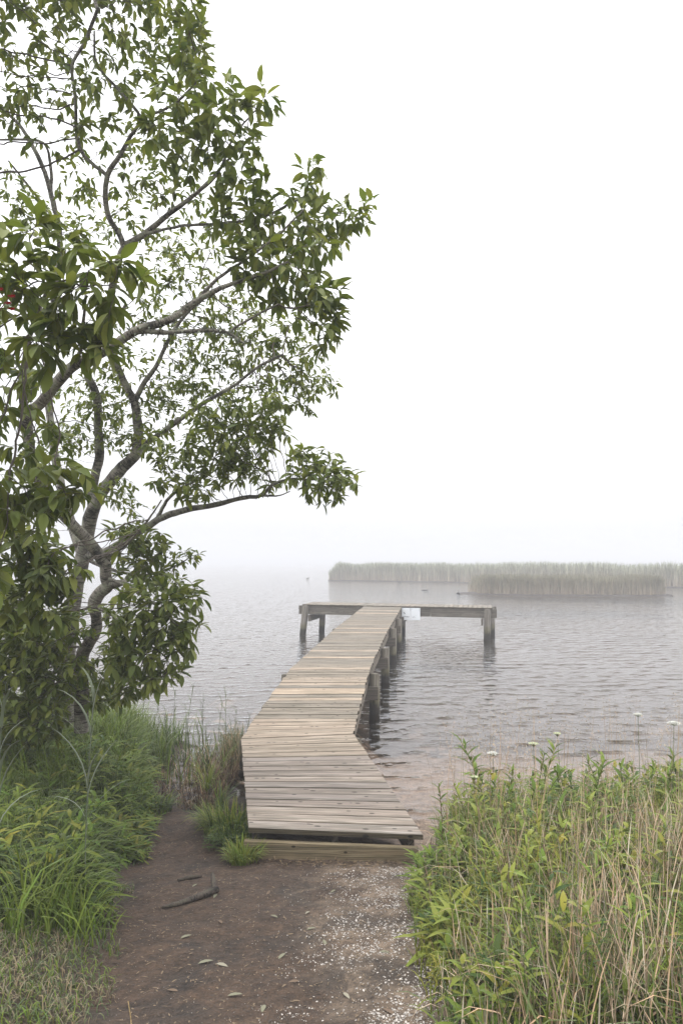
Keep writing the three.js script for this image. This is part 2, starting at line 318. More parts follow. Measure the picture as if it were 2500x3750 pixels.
// stringers under the planks
const between = (a, b, w) => { const dx = b[0] - a[0], dz = b[2] - a[2], l = Math.hypot(dx, dz), nx = -dz / l * w / 2, nz = dx / l * w / 2; return [[a[0] - nx, a[1], a[2] - nz], [b[0] - nx, b[1], b[2] - nz], [b[0] + nx, b[1], b[2] + nz], [a[0] + nx, a[1], a[2] + nz]]; };
function beam(a, b, w, h, m, name = 'stringer') { return meshAs(name, board(between(a, b, w), h, 0.004), [m, m], pier); }
for (const t of [0.035, 0.5, 0.965]) for (let s = 0; s < STATIONS.length - 1; s++) {
  const a = lerp3(STATIONS[s][0], STATIONS[s][1], t), b = lerp3(STATIONS[s + 1][0], STATIONS[s + 1][1], t); a[1] -= 0.044; b[1] -= 0.044;
  if (s === 0) { a[2] -= 0.07; if (t === 0.965) { a[0] -= 0.03; b[0] -= 0.02; } }
  const k = lerp3(a, b, s === 4 ? 0.985 : 0.998);
  beam(lerp3(a, b, 0.004), k, 0.04, s === 0 ? 0.14 : 0.19, t === 0.965 ? woods.edge : woods.beam[0]);
}
// the step board across the landward end
{
  const m = wood(0.27, 0.22, 0.13), a = [-0.665, 0.372, -4.685], b = [0.52, 0.338, -4.645];
  const st = meshAs('step_board', board(between(a, b, 0.045), 0.19, 0.004), [m, m], pier); st.userData.label = 'broad green-stained board on edge below the first plank';
}
// piles: round posts, stained green and dark near the water
const pileMats = { map: woodMap, bumpMap: woodBump, bumpScale: 0.006, roughness: 0.9, vertexColors: true };
const pileMap = woodMap.clone(); pileMap.rotation = Math.PI / 2; pileMap.repeat.set(0.42, 0.42); pileMap.needsUpdate = true;
const pileBump = woodBump.clone(); pileBump.rotation = Math.PI / 2; pileBump.repeat.set(0.42, 0.42); pileBump.needsUpdate = true;
const pileMat = new THREE.MeshStandardMaterial({ ...pileMats, map: pileMap, bumpMap: pileBump });
function pile(x, z, r, top, lean = [0, 0], tint = [0.3, 0.275, 0.23], name = 'post') {
  const s = new Surf(), pts = [], bot = -0.9, n = 26;
  for (let k = 0; k <= n; k++) { const y = mix(bot, top, k / n), q = (top - y); pts.push([x + lean[0] * q, y, z + lean[1] * q, r * (k === n ? 0.93 : 1 + 0.05 * q)]); }
  tubeInto(s, pts, 18, (p, g) => {
    const e = noise(Math.cos(g) * 3 + x * 7, Math.sin(g) * 3 + z) * 0.12 + noise(g * 9, p[1] * 14 + x) * 0.08, y = p[1] - e;
    let c = tint; c = mix3(c, [0.15, 0.14, 0.065], step(0.3, 0.14, y) * 0.75); c = mix3(c, [0.035, 0.03, 0.02], step(0.1, 0.03, y)); return c;
  }, 0.1, 1);
  return meshAs(name, s.geometry(PIER0), pileMat, pier);
}
const RIGHT = [[0.47, -10.3, 0.078, 0.585], [0.76, -12.9, 0.08, 0.64], [1.09, -15.75, 0.082, 0.735], [1.4, -18.2, 0.085, 0.75]];
const deckAt = (d) => { for (let s = 1; s < STATIONS.length; s++) { const a = STATIONS[s - 1], b = STATIONS[s]; if (-b[0][2] >= d) { const t = (d + a[0][2]) / (a[0][2] - b[0][2]); return [lerp3(a[0], b[0], t), lerp3(a[1], b[1], t)]; } } return STATIONS[STATIONS.length - 1]; };
for (const [x, z, r, top] of RIGHT) {
  const [l, rr] = deckAt(-z), lx = l[0] - 0.055, tint = mix3([0.32, 0.29, 0.24], [0.24, 0.225, 0.175], rp());
  pile(rr[0] + 0.07, z, r, top, [0, 0], tint); pile(lx, z, r, top - 0.01, [0, 0], tint);
  const by = Math.min(l[1], rr[1]) - 0.245;                                       // bearer bolted across each pair of posts
  beam([lx - 0.05, by, z + r + 0.035], [rr[0] + 0.115, by, z + r + 0.035], 0.05, 0.2, pickOf(woods.beam), 'bearer');
  beam([lx - 0.05, by, z - r - 0.035], [rr[0] + 0.115, by, z - r - 0.035], 0.05, 0.2, pickOf(woods.beam), 'bearer');
}
// short posts under the bend near the shore
for (const [x, z] of [[-1.03, -7.3], [0.16, -7.36]]) pile(x, z, 0.06, 0.37, [0, 0], [0.25, 0.22, 0.17]);
// the T: boards laid across its narrow way
const TL = [-1.24, 0.935, -21.55], TR = [4.48, 0.905, -20.3], tLen = Math.hypot(TR[0] - TL[0], TR[2] - TL[2]), tx = (TR[0] - TL[0]) / tLen, tz = (TR[2] - TL[2]) / tLen, bx = tz, bz = -tx, tDeep = 1.28;
const tee = (u, w, y = 0) => [TL[0] + tx * u + bx * w, mix(TL[1], TR[1], u / tLen) + y, TL[2] + tz * u + bz * w];
{
  const n = Math.round(tLen / 0.147);
  for (let k = 0; k < n; k++) {
    const u0 = tLen * k / n + 0.006, u1 = tLen * (k + 1) / n - 0.006, j = (rp() - 0.5) * 0.03, dy = (rp() - 0.5) * 0.006;
    const q = [tee(u1, -j, dy), tee(u1, tDeep + (rp() - 0.5) * 0.03, dy), tee(u0, tDeep + (rp() - 0.5) * 0.03, dy), tee(u0, -j, dy)];
    meshAs('plank', board(q, 0.038), [pickOf(woods.tee), stained], pier);
  }
  const grey = wood(0.215, 0.195, 0.16), dim = wood(0.17, 0.155, 0.125);
  const rail = (u0, u1, w, y, h, m, nm) => beam(tee(u0, w, y), tee(u1, w, y), 0.045, h, m, nm);
  rail(-0.12, 1.88, 0.06, -0.044, 0.27, grey, 'fascia_board');
  rail(3.22, 4.02, 0.06, -0.044, 0.26, dim, 'fascia_board'); rail(4.03, tLen + 0.13, 0.06, -0.044, 0.265, grey, 'fascia_board');
  rail(1.89, 3.21, 0.075, -0.044, 0.24, dim, 'fascia_board');
  rail(0.0, tLen, 0.64, -0.044, 0.2, dim, 'stringer'); rail(-0.12, tLen + 0.12, tDeep - 0.06, -0.044, 0.27, grey, 'fascia_board');
  for (const [u, w, r, ln] of [[0.13, -0.03, 0.1, [-0.11, 0.02]], [0.42, tDeep - 0.2, 0.095, [-0.06, 0]], [3.03, -0.06, 0.11, [0, 0]], [3.03, tDeep - 0.2, 0.1, [0, 0]], [tLen - 0.14, -0.05, 0.1, [-0.01, 0]], [tLen - 0.02, tDeep - 0.22, 0.1, [0, 0]], [1.85, tDeep - 0.2, 0.1, [0, 0]]]) {
    const p = tee(u, w, -0.046); pile(p[0], p[2], r, p[1], ln, [0.27, 0.25, 0.215]);
  }
  for (const u of [0.27, 3.16, tLen - 0.3]) { const a = tee(u, -0.2, -0.32), b = tee(u, tDeep + 0.1, -0.32); beam(a, b, 0.05, 0.2, woods.beam[0], 'bearer'); }
  const a = tee(2.88, -0.2, -0.32), b = tee(3.24, -0.2, -0.32); beam(a, b, 0.05, 0.19, woods.beam[0], 'bearer');
}

// ---------------------------------------------------------------- two pale sheets fixed to the front of the T
{
  const cv = document.createElement('canvas'); cv.width = 256; cv.height = 160; const g = cv.getContext('2d'), r = rng(9);
  g.fillStyle = '#e9edf0'; g.fillRect(0, 0, 256, 160);
  for (let i = 0; i < 90; i++) { g.fillStyle = `rgba(${120 + r() * 80},${125 + r() * 80},${135 + r() * 80},${0.2 + r() * 0.4})`; g.fillRect(r() * 256, r() * 160, 1 + r() * 5, 1 + r() * 2.5); }
  g.fillStyle = '#40464c'; for (const [x, y, w, h] of [[22, 62, 14, 9], [34, 72, 12, 7], [26, 54, 5, 5], [40, 66, 5, 4], [14, 112, 6, 10], [24, 110, 5, 12], [33, 114, 4, 9], [42, 108, 6, 14], [52, 115, 5, 8], [62, 111, 12, 11], [78, 116, 10, 7], [92, 112, 7, 10], [150, 118, 8, 7], [164, 112, 6, 10], [180, 120, 10, 4], [200, 100, 4, 3], [190, 104, 3, 3]]) g.fillRect(x, y, w, h);
  g.fillStyle = '#565b60'; for (const [x, y] of [[10, 12], [112, 14], [136, 14], [244, 16], [118, 30], [240, 36]]) { g.beginPath(); g.arc(x, y, 4, 0, 7); g.fill(); }
  const tex = new THREE.CanvasTexture(cv); tex.colorSpace = THREE.SRGBColorSpace;
  const mat = new THREE.MeshStandardMaterial({ map: tex, roughness: 0.55 }), at = tee(2.98, 0.0, -0.05);
  const o = thing('white_board', 'pair of faded white speckled sheets fixed under the pier deck', 'board', at);
  o.position.set(...tee(3.29, -0.012, -0.05)); o.rotation.y = -Math.atan2(tz, tx);
  for (const [k, w] of [[0, 0.27], [1, 0.29]]) {
    const gm = new THREE.BoxGeometry(w - 0.004, 0.37, 0.008), uv = gm.attributes.uv; for (let i = 0; i < uv.count; i++) uv.setX(i, (k ? 0.48 : 0) + uv.getX(i) * (k ? 0.52 : 0.47));
    gm.translate((k ? 0.135 + 0.002 + w / 2 - 0.0 : w / 2 - 0.135), -0.185, 0); meshAs('sheet', gm, mat, o);
  }
  void at;
}

// ---------------------------------------------------------------- trees
const TREE_A_LIMBS = [ // each limb: x, y, z, radius along its axis, in metres
  [[-2.17, 0.86, -5.7, 0.062], [-2.16, 1.3, -5.68, 0.056], [-2.14, 1.51, -5.65, 0.052], [-2.07, 1.61, -5.6, 0.05], [-2.01, 1.7, -5.58, 0.048], [-1.99, 1.83, -5.55, 0.047], [-2, 1.93, -5.52, 0.047], [-1.94, 2.03, -5.5, 0.05], [-1.87, 2.09, -5.48, 0.05], [-1.88, 2.15, -5.46, 0.045], [-1.87, 2.26, -5.42, 0.045], [-1.91, 2.32, -5.4, 0.046], [-1.98, 2.46, -5.3, 0.042], [-2.07, 2.58, -5.2, 0.04], [-2.1, 2.63, -5.15, 0.039], [-2.15, 2.79, -5, 0.038], [-2.18, 2.91, -4.85, 0.037], [-2.17, 3.1, -4.75, 0.036], [-2.15, 3.25, -4.68, 0.036], [-2.02, 3.35, -4.6, 0.036], [-1.75, 3.55, -4.45, 0.034], [-1.52, 3.61, -4.35, 0.03], [-1.27, 3.72, -4.25, 0.026], [-1.05, 3.77, -4.2, 0.022], [-0.91, 3.87, -4.2, 0.018], [-0.74, 3.94, -4.15, 0.014], [-0.47, 4.01, -4.1, 0.01], [-0.32, 4.08, -4.1, 0.006]],
  [[-1.27, 3.72, -4.25, 0.02], [-1.05, 3.69, -4.2, 0.014], [-0.82, 3.67, -4.1, 0.012], [-0.68, 3.64, -4.05, 0.01], [-0.57, 3.56, -4, 0.007]],
  [[-0.68, 3.64, -4.05, 0.008], [-0.52, 3.71, -4, 0.007], [-0.37, 3.79, -4, 0.005]],
  [[-1.87, 2.09, -5.48, 0.035], [-1.75, 2.11, -5.4, 0.028], [-1.7, 2.12, -5.37, 0.022]],
  [[-1.87, 2.26, -5.42, 0.03], [-1.83, 2.33, -5.4, 0.022], [-1.79, 2.39, -5.38, 0.019]],
  [[-2.15, 3.25, -4.68, 0.025], [-2.11, 3.4, -4.5, 0.02], [-1.94, 3.54, -4.2, 0.016], [-1.71, 3.61, -3.8, 0.012], [-1.5, 3.69, -3.5, 0.008]],
  [[-1.75, 3.55, -4.45, 0.016], [-1.64, 3.62, -4.3, 0.012], [-1.55, 3.72, -4.1, 0.01], [-1.42, 3.76, -3.8, 0.007]],
  [[-0.91, 3.87, -4.2, 0.012], [-0.76, 4.02, -4.2, 0.01], [-0.6, 4.13, -4.2, 0.008], [-0.39, 4.29, -4.2, 0.006], [-0.23, 4.45, -4.2, 0.005]],
  [[-1.88, 2.15, -5.46, 0.014], [-1.64, 2.08, -5.3, 0.01], [-1.38, 1.95, -5.1, 0.007], [-1.22, 1.83, -5, 0.005]],
  [[-2, 1.93, -5.52, 0.014], [-1.7, 1.81, -5.3, 0.01], [-1.51, 1.68, -5.2, 0.007], [-1.35, 1.6, -5.1, 0.005]],
  [[-1.91, 2.32, -5.4, 0.014], [-1.7, 2.36, -5.2, 0.011], [-1.45, 2.54, -5, 0.008], [-1.29, 2.72, -4.9, 0.005]],
];
const TREE_B_LIMBS = [ // each limb: x, y, z, radius along its axis, in metres
  [[-2.79, 0.61, -6.9, 0.09], [-2.76, 1.1, -6.85, 0.085], [-2.72, 1.41, -6.8, 0.078], [-2.62, 1.9, -6.7, 0.07], [-2.5, 2.32, -6.6, 0.066], [-2.33, 2.76, -6.4, 0.062], [-2.17, 2.98, -6.3, 0.056], [-2.01, 3.13, -6.25, 0.052], [-1.87, 3.25, -6.2, 0.05], [-1.84, 3.37, -6.2, 0.046], [-1.84, 3.57, -6.15, 0.04], [-1.85, 3.7, -6.1, 0.036], [-1.93, 3.91, -6, 0.03], [-1.96, 4.05, -5.9, 0.024], [-1.98, 4.2, -5.8, 0.018], [-1.8, 4.42, -5.7, 0.012]],
  [[-1.85, 3.7, -6.1, 0.026], [-1.75, 3.86, -6.05, 0.022], [-1.63, 3.99, -6, 0.02], [-1.48, 4.22, -5.9, 0.016], [-1.31, 4.39, -5.8, 0.012], [-1.11, 4.5, -5.7, 0.008]],
  [[-1.84, 3.31, -6.2, 0.028], [-1.72, 3.37, -6.15, 0.025], [-1.47, 3.51, -6.05, 0.021], [-1.17, 3.68, -5.95, 0.018], [-0.93, 3.8, -5.9, 0.014], [-0.7, 3.94, -5.8, 0.011], [-0.5, 4.04, -5.8, 0.007]],
  [[-2.33, 2.76, -6.4, 0.045], [-2.31, 2.96, -6.35, 0.042], [-2.23, 3.27, -6.3, 0.041], [-2.21, 3.52, -6.2, 0.038], [-2.17, 3.75, -6.05, 0.036], [-2.2, 3.94, -5.9, 0.034], [-2.07, 4.13, -5.7, 0.03], [-1.89, 4.31, -5.5, 0.028], [-1.76, 4.48, -5.3, 0.027], [-1.62, 4.63, -5.1, 0.026], [-1.46, 4.7, -5.05, 0.022], [-1.27, 4.82, -5, 0.018], [-1.08, 4.89, -4.9, 0.015], [-0.95, 4.97, -4.85, 0.011], [-0.73, 5.1, -4.7, 0.008]],
  [[-1.62, 4.63, -5.1, 0.022], [-1.64, 4.7, -5.05, 0.02], [-1.71, 4.82, -5, 0.019], [-1.66, 5.02, -4.85, 0.018], [-1.56, 5.13, -4.8, 0.015], [-1.46, 5.25, -4.75, 0.013], [-1.38, 5.33, -4.7, 0.012], [-1.48, 5.44, -4.6, 0.01], [-1.61, 5.56, -4.5, 0.008], [-1.59, 5.7, -4.4, 0.006]],
  [[-1.66, 5.02, -4.85, 0.014], [-1.81, 5.14, -4.75, 0.012], [-1.81, 5.44, -4.65, 0.011], [-1.79, 5.6, -4.55, 0.01], [-1.69, 5.7, -4.5, 0.008], [-1.57, 5.84, -4.4, 0.006]],
  [[-1.38, 5.33, -4.7, 0.009], [-1.13, 5.36, -4.6, 0.007], [-0.93, 5.47, -4.5, 0.005]],
  [[-1.08, 4.89, -4.9, 0.011], [-0.86, 4.98, -4.75, 0.009], [-0.72, 5.15, -4.6, 0.007], [-0.56, 5.26, -4.5, 0.005]],
  [[-1.46, 4.7, -5.05, 0.012], [-1.14, 4.69, -4.9, 0.01], [-0.86, 4.63, -4.75, 0.008], [-0.54, 4.6, -4.6, 0.006], [-0.24, 4.69, -4.5, 0.004]],
  [[-1.57, 5.84, -4.4, 0.012], [-1.73, 6.33, -4.5, 0.01], [-1.92, 6.89, -4.6, 0.008], [-2.05, 7.44, -4.7, 0.005]],
  [[-2.5, 2.32, -6.6, 0.02], [-2.14, 2.2, -6.4, 0.016], [-1.8, 2.16, -6.2, 0.012], [-1.51, 2.22, -6, 0.008], [-1.33, 2.3, -5.9, 0.005]],
  [[-2.5, 2.32, -6.6, 0.05], [-2.71, 2.88, -6.7, 0.045], [-2.88, 3.54, -6.8, 0.04], [-2.92, 4.19, -6.8, 0.036], [-2.82, 4.8, -6.7, 0.032], [-2.72, 5.27, -6.6, 0.028], [-2.69, 5.49, -6.5, 0.026], [-2.72, 5.72, -6.4, 0.024], [-2.74, 5.89, -6.3, 0.022], [-2.88, 6.19, -6.2, 0.017], [-3.01, 6.32, -6.1, 0.012]],
  [[-2.72, 5.72, -6.4, 0.018], [-2.68, 5.94, -6.3, 0.014], [-2.7, 6.08, -6.2, 0.012], [-3.05, 6.05, -6.1, 0.009]],
  [[-2.69, 5.49, -6.5, 0.014], [-2.91, 5.78, -6.3, 0.011], [-3.02, 5.92, -6.2, 0.008]],
  [[-2.5, 2.32, -6.6, 0.04], [-2.18, 2.39, -6.4, 0.038], [-1.77, 2.59, -6.2, 0.034], [-1.61, 2.67, -6.1, 0.031], [-1.36, 2.73, -5.95, 0.027], [-1.08, 2.76, -5.8, 0.022], [-0.81, 2.81, -5.65, 0.018], [-0.66, 2.82, -5.6, 0.015], [-0.55, 2.9, -5.5, 0.012], [-0.41, 2.94, -5.45, 0.01], [-0.22, 2.93, -5.4, 0.007], [-0.05, 2.96, -5.35, 0.004]],
  [[-1.66, 2.65, -6.12, 0.018], [-1.52, 2.83, -6, 0.014], [-1.35, 2.93, -5.9, 0.011], [-1.12, 3.02, -5.8, 0.008]],
  [[-0.66, 2.82, -5.6, 0.008], [-0.51, 2.81, -5.5, 0.006], [-0.41, 2.84, -5.45, 0.004]],
];
const SHRUB_LIMBS = [ // each limb: x, y, z, radius along its axis, in metres
  [[-3.18, 0.74, -5.9, 0.03], [-3.1, 1.11, -5.9, 0.025], [-2.9, 1.5, -5.8, 0.018], [-2.7, 1.81, -5.7, 0.01]],
  [[-3.18, 0.74, -5.9, 0.025], [-3.4, 1.26, -5.9, 0.02], [-3.55, 1.79, -5.9, 0.015], [-3.63, 2.17, -5.9, 0.008]],
  [[-3.1, 1.11, -5.9, 0.02], [-2.63, 1.3, -5.7, 0.014], [-2.37, 1.46, -5.6, 0.008]],
  [[-3.18, 0.77, -5.9, 0.02], [-2.66, 0.96, -5.6, 0.014], [-2.32, 1.11, -5.4, 0.008]],
  [[-3.4, 1.26, -5.9, 0.016], [-3.79, 1.58, -5.8, 0.012], [-4.01, 1.87, -5.8, 0.007]],
];
const TREE_A_SPRAYS = [ // sprays of foliage: x, y, z, radius, leaf length, density
  [-1.82, 3.73, -3.3, 0.17, 0.1, 0.8], [-1.84, 3.44, -3.3, 0.17, 0.1, 0.8], [-1.84, 3.1, -3.3, 0.17, 0.1, 0.8], [-1.86, 2.57, -3.3, 0.19, 0.1, 0.8], [-1.84, 2.2, -3.3, 0.19, 0.1, 0.8], [-0.6, 4.16, -4.2, 0.13, 0.085, 0.75],
  [-0.44, 4.1, -4.2, 0.13, 0.085, 0.75], [-0.25, 4.1, -4.2, 0.13, 0.085, 0.75], [-0.12, 4.16, -4.2, 0.11, 0.085, 0.75], [-0.17, 3.97, -4.2, 0.11, 0.085, 0.75], [-0.33, 3.97, -4.2, 0.13, 0.085, 0.75], [-0.52, 3.97, -4.2, 0.11, 0.085, 0.75],
  [-0.04, 3.86, -4.05, 0.07, 0.085, 1], [-0.01, 3.89, -4.05, 0.04, 0.085, 1], [-0.1, 3.75, -4.05, 0.09, 0.085, 1], [-0.09, 3.62, -4.05, 0.09, 0.085, 1], [-0.06, 3.57, -4.05, 0.06, 0.085, 1], [-0.22, 3.75, -4.05, 0.1, 0.085, 1],
  [-0.13, 3.83, -4.05, 0.08, 0.085, 1], [-1.48, 3.8, -3.2, 0.12, 0.1, 0.52], [-1.31, 3.77, -3.2, 0.12, 0.1, 0.52], [-1.15, 3.71, -3.2, 0.1, 0.1, 0.52], [-1.05, 3.65, -3.2, 0.09, 0.1, 0.52], [-1.52, 3.63, -3.2, 0.12, 0.1, 0.52],
  [-1.36, 3.61, -3.2, 0.13, 0.1, 0.52], [-1.19, 3.57, -3.2, 0.11, 0.1, 0.52], [-1.09, 3.5, -3.2, 0.09, 0.1, 0.52], [-1.48, 3.46, -3.2, 0.12, 0.1, 0.52], [-1.31, 3.42, -3.2, 0.12, 0.1, 0.52], [-1.16, 3.4, -3.2, 0.1, 0.1, 0.52],
  [-1.54, 3.3, -3.2, 0.1, 0.1, 0.52], [-1.4, 3.28, -3.2, 0.1, 0.1, 0.52], [-1.23, 3.3, -3.2, 0.08, 0.1, 0.52], [-1.08, 3.33, -3.2, 0.07, 0.1, 0.52], [-0.97, 3.65, -3.2, 0.06, 0.1, 0.52], [-1.85, 3.32, -3.9, 0.14, 0.09, 0.8],
  [-1.88, 3.13, -3.9, 0.12, 0.09, 0.8], [-1.73, 3.37, -3.9, 0.11, 0.09, 0.8], [-1.7, 3, -3.9, 0.11, 0.09, 0.8], [-1.88, 2.88, -3.9, 0.12, 0.09, 0.8], [-1.66, 2.66, -3.5, 0.13, 0.1, 0.8], [-1.5, 2.68, -3.5, 0.12, 0.1, 0.8],
  [-1.62, 2.53, -3.5, 0.13, 0.1, 0.8], [-1.42, 2.73, -3.5, 0.1, 0.1, 0.8], [-1.33, 2.69, -3.5, 0.08, 0.1, 0.8], [-1.46, 2.59, -3.5, 0.1, 0.1, 0.8], [-1.75, 2.52, -5.8, 0.16, 0.085, 1], [-1.62, 2.43, -5.8, 0.15, 0.085, 1],
  [-1.79, 2.35, -5.8, 0.17, 0.085, 1], [-1.64, 2.24, -5.8, 0.15, 0.085, 1], [-1.75, 2.15, -5.8, 0.17, 0.085, 1], [-1.88, 2.52, -5.8, 0.11, 0.085, 1], [-1.99, 2.39, -4.3, 0.16, 0.1, 1], [-1.85, 2.38, -4.3, 0.14, 0.1, 1],
  [-1.99, 2.2, -4.3, 0.16, 0.1, 1], [-1.83, 2.2, -4.3, 0.14, 0.1, 1], [-1.71, 2.23, -4.3, 0.08, 0.1, 1], [-1.85, 2.02, -4.3, 0.15, 0.1, 1], [-2.07, 2.01, -4.3, 0.16, 0.1, 1], [-1.42, 2.02, -5, 0.14, 0.09, 1.05],
  [-1.26, 2.02, -5, 0.13, 0.09, 1.05], [-1.13, 2.07, -5, 0.1, 0.09, 1.05], [-1.1, 1.99, -5, 0.09, 0.09, 1.05], [-1.54, 1.93, -5, 0.15, 0.09, 1.05], [-1.35, 1.87, -5, 0.14, 0.09, 1.05], [-1.19, 1.87, -5, 0.13, 0.09, 1.05],
  [-1.1, 1.8, -5, 0.09, 0.09, 1.05], [-1.03, 1.8, -5, 0.04, 0.09, 1.05], [-1.48, 1.74, -5, 0.15, 0.09, 1.05], [-1.29, 1.71, -5, 0.14, 0.09, 1.05], [-1.61, 1.67, -5, 0.14, 0.09, 1.05], [-1.42, 1.58, -5, 0.14, 0.09, 1.05],
  [-1.26, 1.55, -5, 0.11, 0.09, 1.05], [-1.21, 1.47, -5, 0.08, 0.09, 1.05], [-1.54, 1.48, -5, 0.13, 0.09, 1.05], [-1.93, 1.75, -5.9, 0.13, 0.09, 1.05], [-1.96, 1.43, -5.8, 0.13, 0.09, 1.05], [-1.35, 1.43, -5, 0.11, 0.09, 1.05],
  [-1.16, 1.64, -5, 0.08, 0.09, 1.05], [-2.47, 1.78, -5.2, 0.2, 0.08, 1.7], [-2.24, 1.78, -5.2, 0.2, 0.08, 1.7], [-2.04, 1.82, -5.2, 0.15, 0.08, 1.7], [-2.47, 1.55, -5.2, 0.2, 0.08, 1.7], [-2.24, 1.52, -5.2, 0.18, 0.08, 1.7],
  [-2, 1.45, -5.2, 0.13, 0.08, 1.7], [-2.4, 1.32, -5.2, 0.18, 0.08, 1.7], [-2.17, 1.29, -5.2, 0.17, 0.08, 1.7], [-2.05, 1.17, -5.8, 0.15, 0.08, 1.7], [-1.64, 1.29, -5.2, 0.13, 0.08, 1.7], [-2.53, 1.15, -5.2, 0.15, 0.08, 1.7],
  [-2.3, 1.12, -5.2, 0.15, 0.08, 1.7],
];
